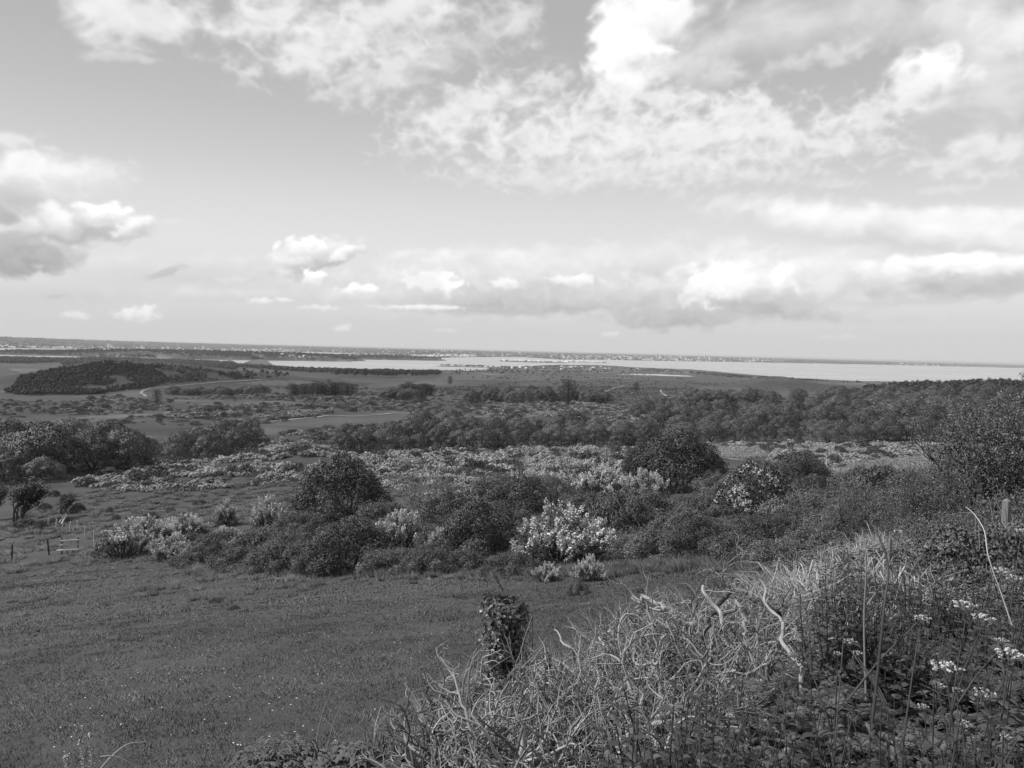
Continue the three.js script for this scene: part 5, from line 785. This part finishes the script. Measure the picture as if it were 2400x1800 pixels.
{
  const under = tag(new THREE.Group(), 'nettles and finely cut leaves covering the near bank', 'undergrowth', null, 'stuff'); under.name = 'undergrowth'; scene.add(under);
  const N = [nettle(1401), nettle(1402), nettle(1403), nettle(1404)], F = [fernLeaved(1411), fernLeaved(1412), fernLeaved(1413)], all = [...N, ...F];
  const a = region([[600, 960], [620, 890], [660, 835], [735, 790], [810, 745], [900, 700], [1080, 660], [1080, 990], [700, 990]]), b = region([[800, 640], [860, 600], [950, 570], [1060, 560], [1060, 650], [880, 665]]), c = region([[470, 830], [540, 790], [600, 800], [560, 850]]);
  const sets = all.map(() => []), tones = all.map(() => []);
  const put = (x, z, r) => { const f = fbm(x * .9, z * .9, 2) + (r() - .5) * .35 > -.12 ? 4 + Math.floor(r() * 3) : Math.floor(r() * 4); sets[f].push(mat4(ground(x, z, .0), r() * 6.28, .75 + .6 * r(), (.95 + .7 * r()) * (1 + .5 * noise(x * 1.3, z * 1.3)), V((r() - .5) * .5, 1, (r() - .5) * .5).normalize())); tones[f].push(.7 + .6 * r()); return true; };
  fill([a], 1300, 1420, put); fill([b], 330, 1421, put);
  all.forEach((g, k) => scatter('leaves', g, M.leaf, sets[k], under, tones[k]));
  // bramble trailing at the foot of the bank, bottom of the photograph
  [[275, 772, 90, 34, 'bramble patch at the bottom edge, left of the brushwood'], [335, 778, 80, 30, 'bramble patch at the bottom edge touching the brushwood']].forEach(([x, y, w, h, l], i) => { const p = hit(x, Math.min(y, 790)), m = pixelSize(p), g = new THREE.Group(), r = rng(1430 + i), L = new Leaves(), T = new Tubes(); g.name = numbered('bramble_patch'); scene.add(g); g.position.copy(p); tag(g, l, 'bramble');
    for (let k = 0; k < 420; k++) { const a = r() * 6.28, q = Math.sqrt(r()), cx = Math.cos(a) * q * w * m / 2, cz = Math.sin(a) * q * w * m / 2, cy = h * m * (1 - q * q) * (.3 + .7 * r()) + height(p.x + cx, p.z + cz) - p.y; for (let j = -1; j < 2; j++) { const b = a + j * .9, d = V(Math.cos(b), .1, Math.sin(b)).normalize(); nettleLeaf(L, V(cx, cy, cz), d, V(0, 1, 0), .055 + .03 * r(), .085 * (.6 + .8 * r())); } }
    for (let k = 0; k < 10; k++) { const a = r() * 6.28, s = V((r() - .5) * w * m * .6, -.05, (r() - .5) * w * m * .6), e = s.clone().add(V(Math.cos(a) * .5, .25 + .3 * r(), Math.sin(a) * .5)); T.add(new THREE.QuadraticBezierCurve3(s, s.clone().lerp(e, .4).add(V(0, .3, 0)), e).getPoints(6), [.007, .007, .006, .005, .005, .004, .003], 4); }
    part('foliage', L.build(), M.leaf, g); part('stems', T.build(), M.twig, g); });
}
// ---------- cow parsley: each plant on its own stem ----------
function umbel(F, T, at, dir, size, r) { const n = 11; for (let k = 0; k < n; k++) { const a = k * 2.4, q = Math.sqrt((k + .3) / n), e = at.clone().addScaledVector(dir, size * .5).add(V(Math.cos(a) * q * size * .55, -q * q * size * .12 + size * .03 * r(), Math.sin(a) * q * size * .55)); T.add([at, e], [.0016, .001], 3, false); for (let j = 0; j < 13; j++) { const o = unit(r); o.y = Math.abs(o.y); const c = e.clone().addScaledVector(o, size * .11 * (.5 + .5 * r())); F.random(c, size * .05, o, .7, .45 * (.6 + .6 * r()), r, .9); } } }
const cowParsley = (label, heads, dist, seed, rootShift = [0, 0]) => {
  const r = rng(seed), H = heads.map(([x, y, s, d]) => ({ p: along(x, y, dist + (d ?? 0)), s: s * (dist + (d ?? 0)) / FOCAL * (.52 + .26 * r()) })), x = H[0].p.x + rootShift[0], z = H[0].p.z + rootShift[1], base = ground(x, z, -.03), o = thing('cow_parsley', label, 'wild flower', base), T = new Tubes(), L = new Leaves();
  const top = H[0].p.clone().sub(base), fork = top.clone().multiplyScalar(.55); fork.x *= .7; fork.z *= .7;
  T.add([V(0, 0, 0), fork.clone().multiplyScalar(.5).add(V(.01, 0, .01)), fork], [.0085, .007, .006], 6);
  H.forEach(({ p, s }) => { const e = p.clone().sub(base); e.y -= s * .5; const mid = fork.clone().lerp(e, .5).add(V(0, .03, 0)); T.add([fork, mid, e], [.0055, .004, .003], 5); const F = new Leaves(), U = new Tubes(); umbel(F, U, e, V((r() - .5) * .5, 1, (r() - .5) * .5).normalize(), s, r); part('flower_head', mergeGeometries([F.build(), tinted(U.build(), .12)]), M.petal, o); });
  for (let k = 0; k < 4; k++) { const a = r() * 6.28, d = V(Math.cos(a), .35, Math.sin(a)).normalize(); frond(L, fork.clone().multiplyScalar(.35 + .6 * r()), d, .13, .06, r); }
  part('stem', T.build(), M.stemdark, o); part('leaves', L.build(), M.leaf, o); return o;
};
function tinted(g, t) { g.deleteAttribute('uv'); g.setAttribute('color', new THREE.BufferAttribute(new Float32Array(g.attributes.position.count * 3).fill(t), 3)); return g; }
M.stemdark = grey(.045, .7);
cowParsley('cow parsley with two big flower heads side by side near the right edge', [[967, 604, 34], [982, 617, 34, -.1], [1003, 640, 18, .2]], 4.6, 1501, [-.15, .1]);
cowParsley('dark stemmed cow parsley whose white head stands among pale dry grass', [[921, 617, 26], [848, 640, 16, .1], [858, 652, 12, .1]], 4.3, 1502, [-.2, .2]);
cowParsley('cow parsley with the cluster of round flower heads low on the right', [[948, 666, 36], [938, 684, 18, .05], [958, 690, 16, .1]], 3.8, 1503, [.05, .1]);
cowParsley('cow parsley with one head cut by the right edge', [[1009, 653, 34], [985, 692, 24, -.1]], 3.7, 1504, [-.12, .1]);
cowParsley('cow parsley with small heads just above the bottom right corner', [[963, 722, 20], [1006, 735, 16, .1], [925, 706, 14, .1]], 3.3, 1505, [.03, .08]);
cowParsley('cow parsley at the far right edge below the square post', [[1000, 569, 24], [1014, 577, 20, .1], [1021, 530, 16, 1.5]], 6.2, 1506, [.05, .1]);
cowParsley('single small headed cow parsley beside the slim stake', [[898, 531, 13]], 9.5, 1507, [0, .05]);
cowParsley('little cow parsley flowering in front of the brushwood', [[640, 612, 14], [690, 545, 6, 12]].slice(0, 1), 6.4, 1508);
cowParsley('little cow parsley flowering low among the nettles', [[729, 715, 11], [765, 720, 8, .1]], 3.9, 1509);
cowParsley('budding cow parsley with few open flowers left of the dark stalk', [[838, 653, 12], [800, 640, 10, .2], [815, 690, 8, .1]], 4.2, 1510);
// tall single stalks
function stalk(label, pts, dists, r0, mat, name = 'dry_stalk') { const P = pts.map(([x, y], i) => along(x, y, dists[i])), b = P[0].clone(); const o = thing(name, label, 'stalk', b), T = new Tubes(); const c = new THREE.CatmullRomCurve3(P.map((p) => p.clone().sub(b))), n = pts.length * 4, Q = [], R = []; for (let i = 0; i <= n; i++) { Q.push(c.getPoint(i / n)); R.push(r0 * (1 - .6 * i / n) * (1 + .12 * noise(i * .8, r0 * 900))); } T.add(Q, R, 6); part('stem', T.build(), mat, o); return o; }
stalk('tall dark dead stalk rising through the dry grass, bent at its top', [[870, 740], [877, 680], [884, 610], [888, 565], [878, 535], [870, 522]], [4.1, 4.15, 4.2, 4.3, 4.35, 4.4], .0095, M.stemdark, 'dead_stalk');
stalk('pale thin stalk standing beside the tall dark one', [[866, 700], [864, 620], [866, 560], [862, 528]], [4.6, 4.7, 4.8, 4.9], .0065, M.oldpost);
stalk('bright white bent stalk leaning left, right of the dry grass', [[1012, 625], [1000, 590], [988, 555], [984, 530], [974, 514], [966, 507]], [6, 6, 6, 6.1, 6.2, 6.3], .0048, M.white = grey(.45, .85));
stalk('dark slanting stem crossing from the nettles to a white flower head', [[848, 700], [880, 660], [905, 635], [920, 620]], [4.1, 4.2, 4.25, 4.3], .006, M.stemdark, 'dead_stalk');
stalk('pale bent dry stalk at the bottom left, the one kinked to the right', [[98, 772], [112, 756], [128, 744], [146, 742]], [11, 11, 11, 11], .011, M.timber);
stalk('pale arched dry stalk at the bottom left, curving down to the right', [[100, 757], [112, 756], [128, 762], [142, 772]], [10.8, 10.8, 10.8, 10.8], .011, M.timber);
stalk('short upright twig beside the right hand brushwood', [[768, 596], [775, 575], [779, 558]], [9, 9.1, 9.2], .008, M.timber);
stalk('thin dark twig pair in the grass above the ivy stump, taller one', [[503, 590], [496, 578], [493, 573]], [21, 21, 21], .02, DK, 'dead_stalk');
{ // thistly dock stems at the bottom left
  [[66, 775, 758, 'leafy pale thistle stem at the bottom left, left one'], [89, 775, 736, 'leafy pale thistle stem at the bottom left, taller right one'], [81, 775, 742, 'slender pale thistle stem between the two thicker ones']].forEach(([x, y, t, label], i) => { const b = along(x + 4, y + 14, 10.6), e = along(x, t, 10.6), r = rng(1600 + i), o = thing('thistle', label, 'plant', b), d = e.clone().sub(b), L = new Leaves(), T = new Tubes(); T.add([V(0, -.2, 0), d.clone().multiplyScalar(.5).add(V(.02, 0, 0)), d], [.012, .01, .006], 6); for (let k = 0; k < 26; k++) { const s = .1 + .9 * k / 26, a = k * 2.4, q = V(Math.cos(a), .6, Math.sin(a)).normalize(); nettleLeaf(L, d.clone().multiplyScalar(s), q, V(-q.x * .3, 1, -q.z * .3).normalize(), .07 * (1.1 - .6 * s), .17 * (.7 + .6 * r())); } for (let k = 0; k < 40; k++) L.random(d.clone().addScaledVector(unit(r), .03), .02, V(0, 1, 0), .5, .3, r); part('stem', T.build(), M.timber, o); part('leaves', L.build(), M.leaf, o); });
}
renderer.render(scene, camera);
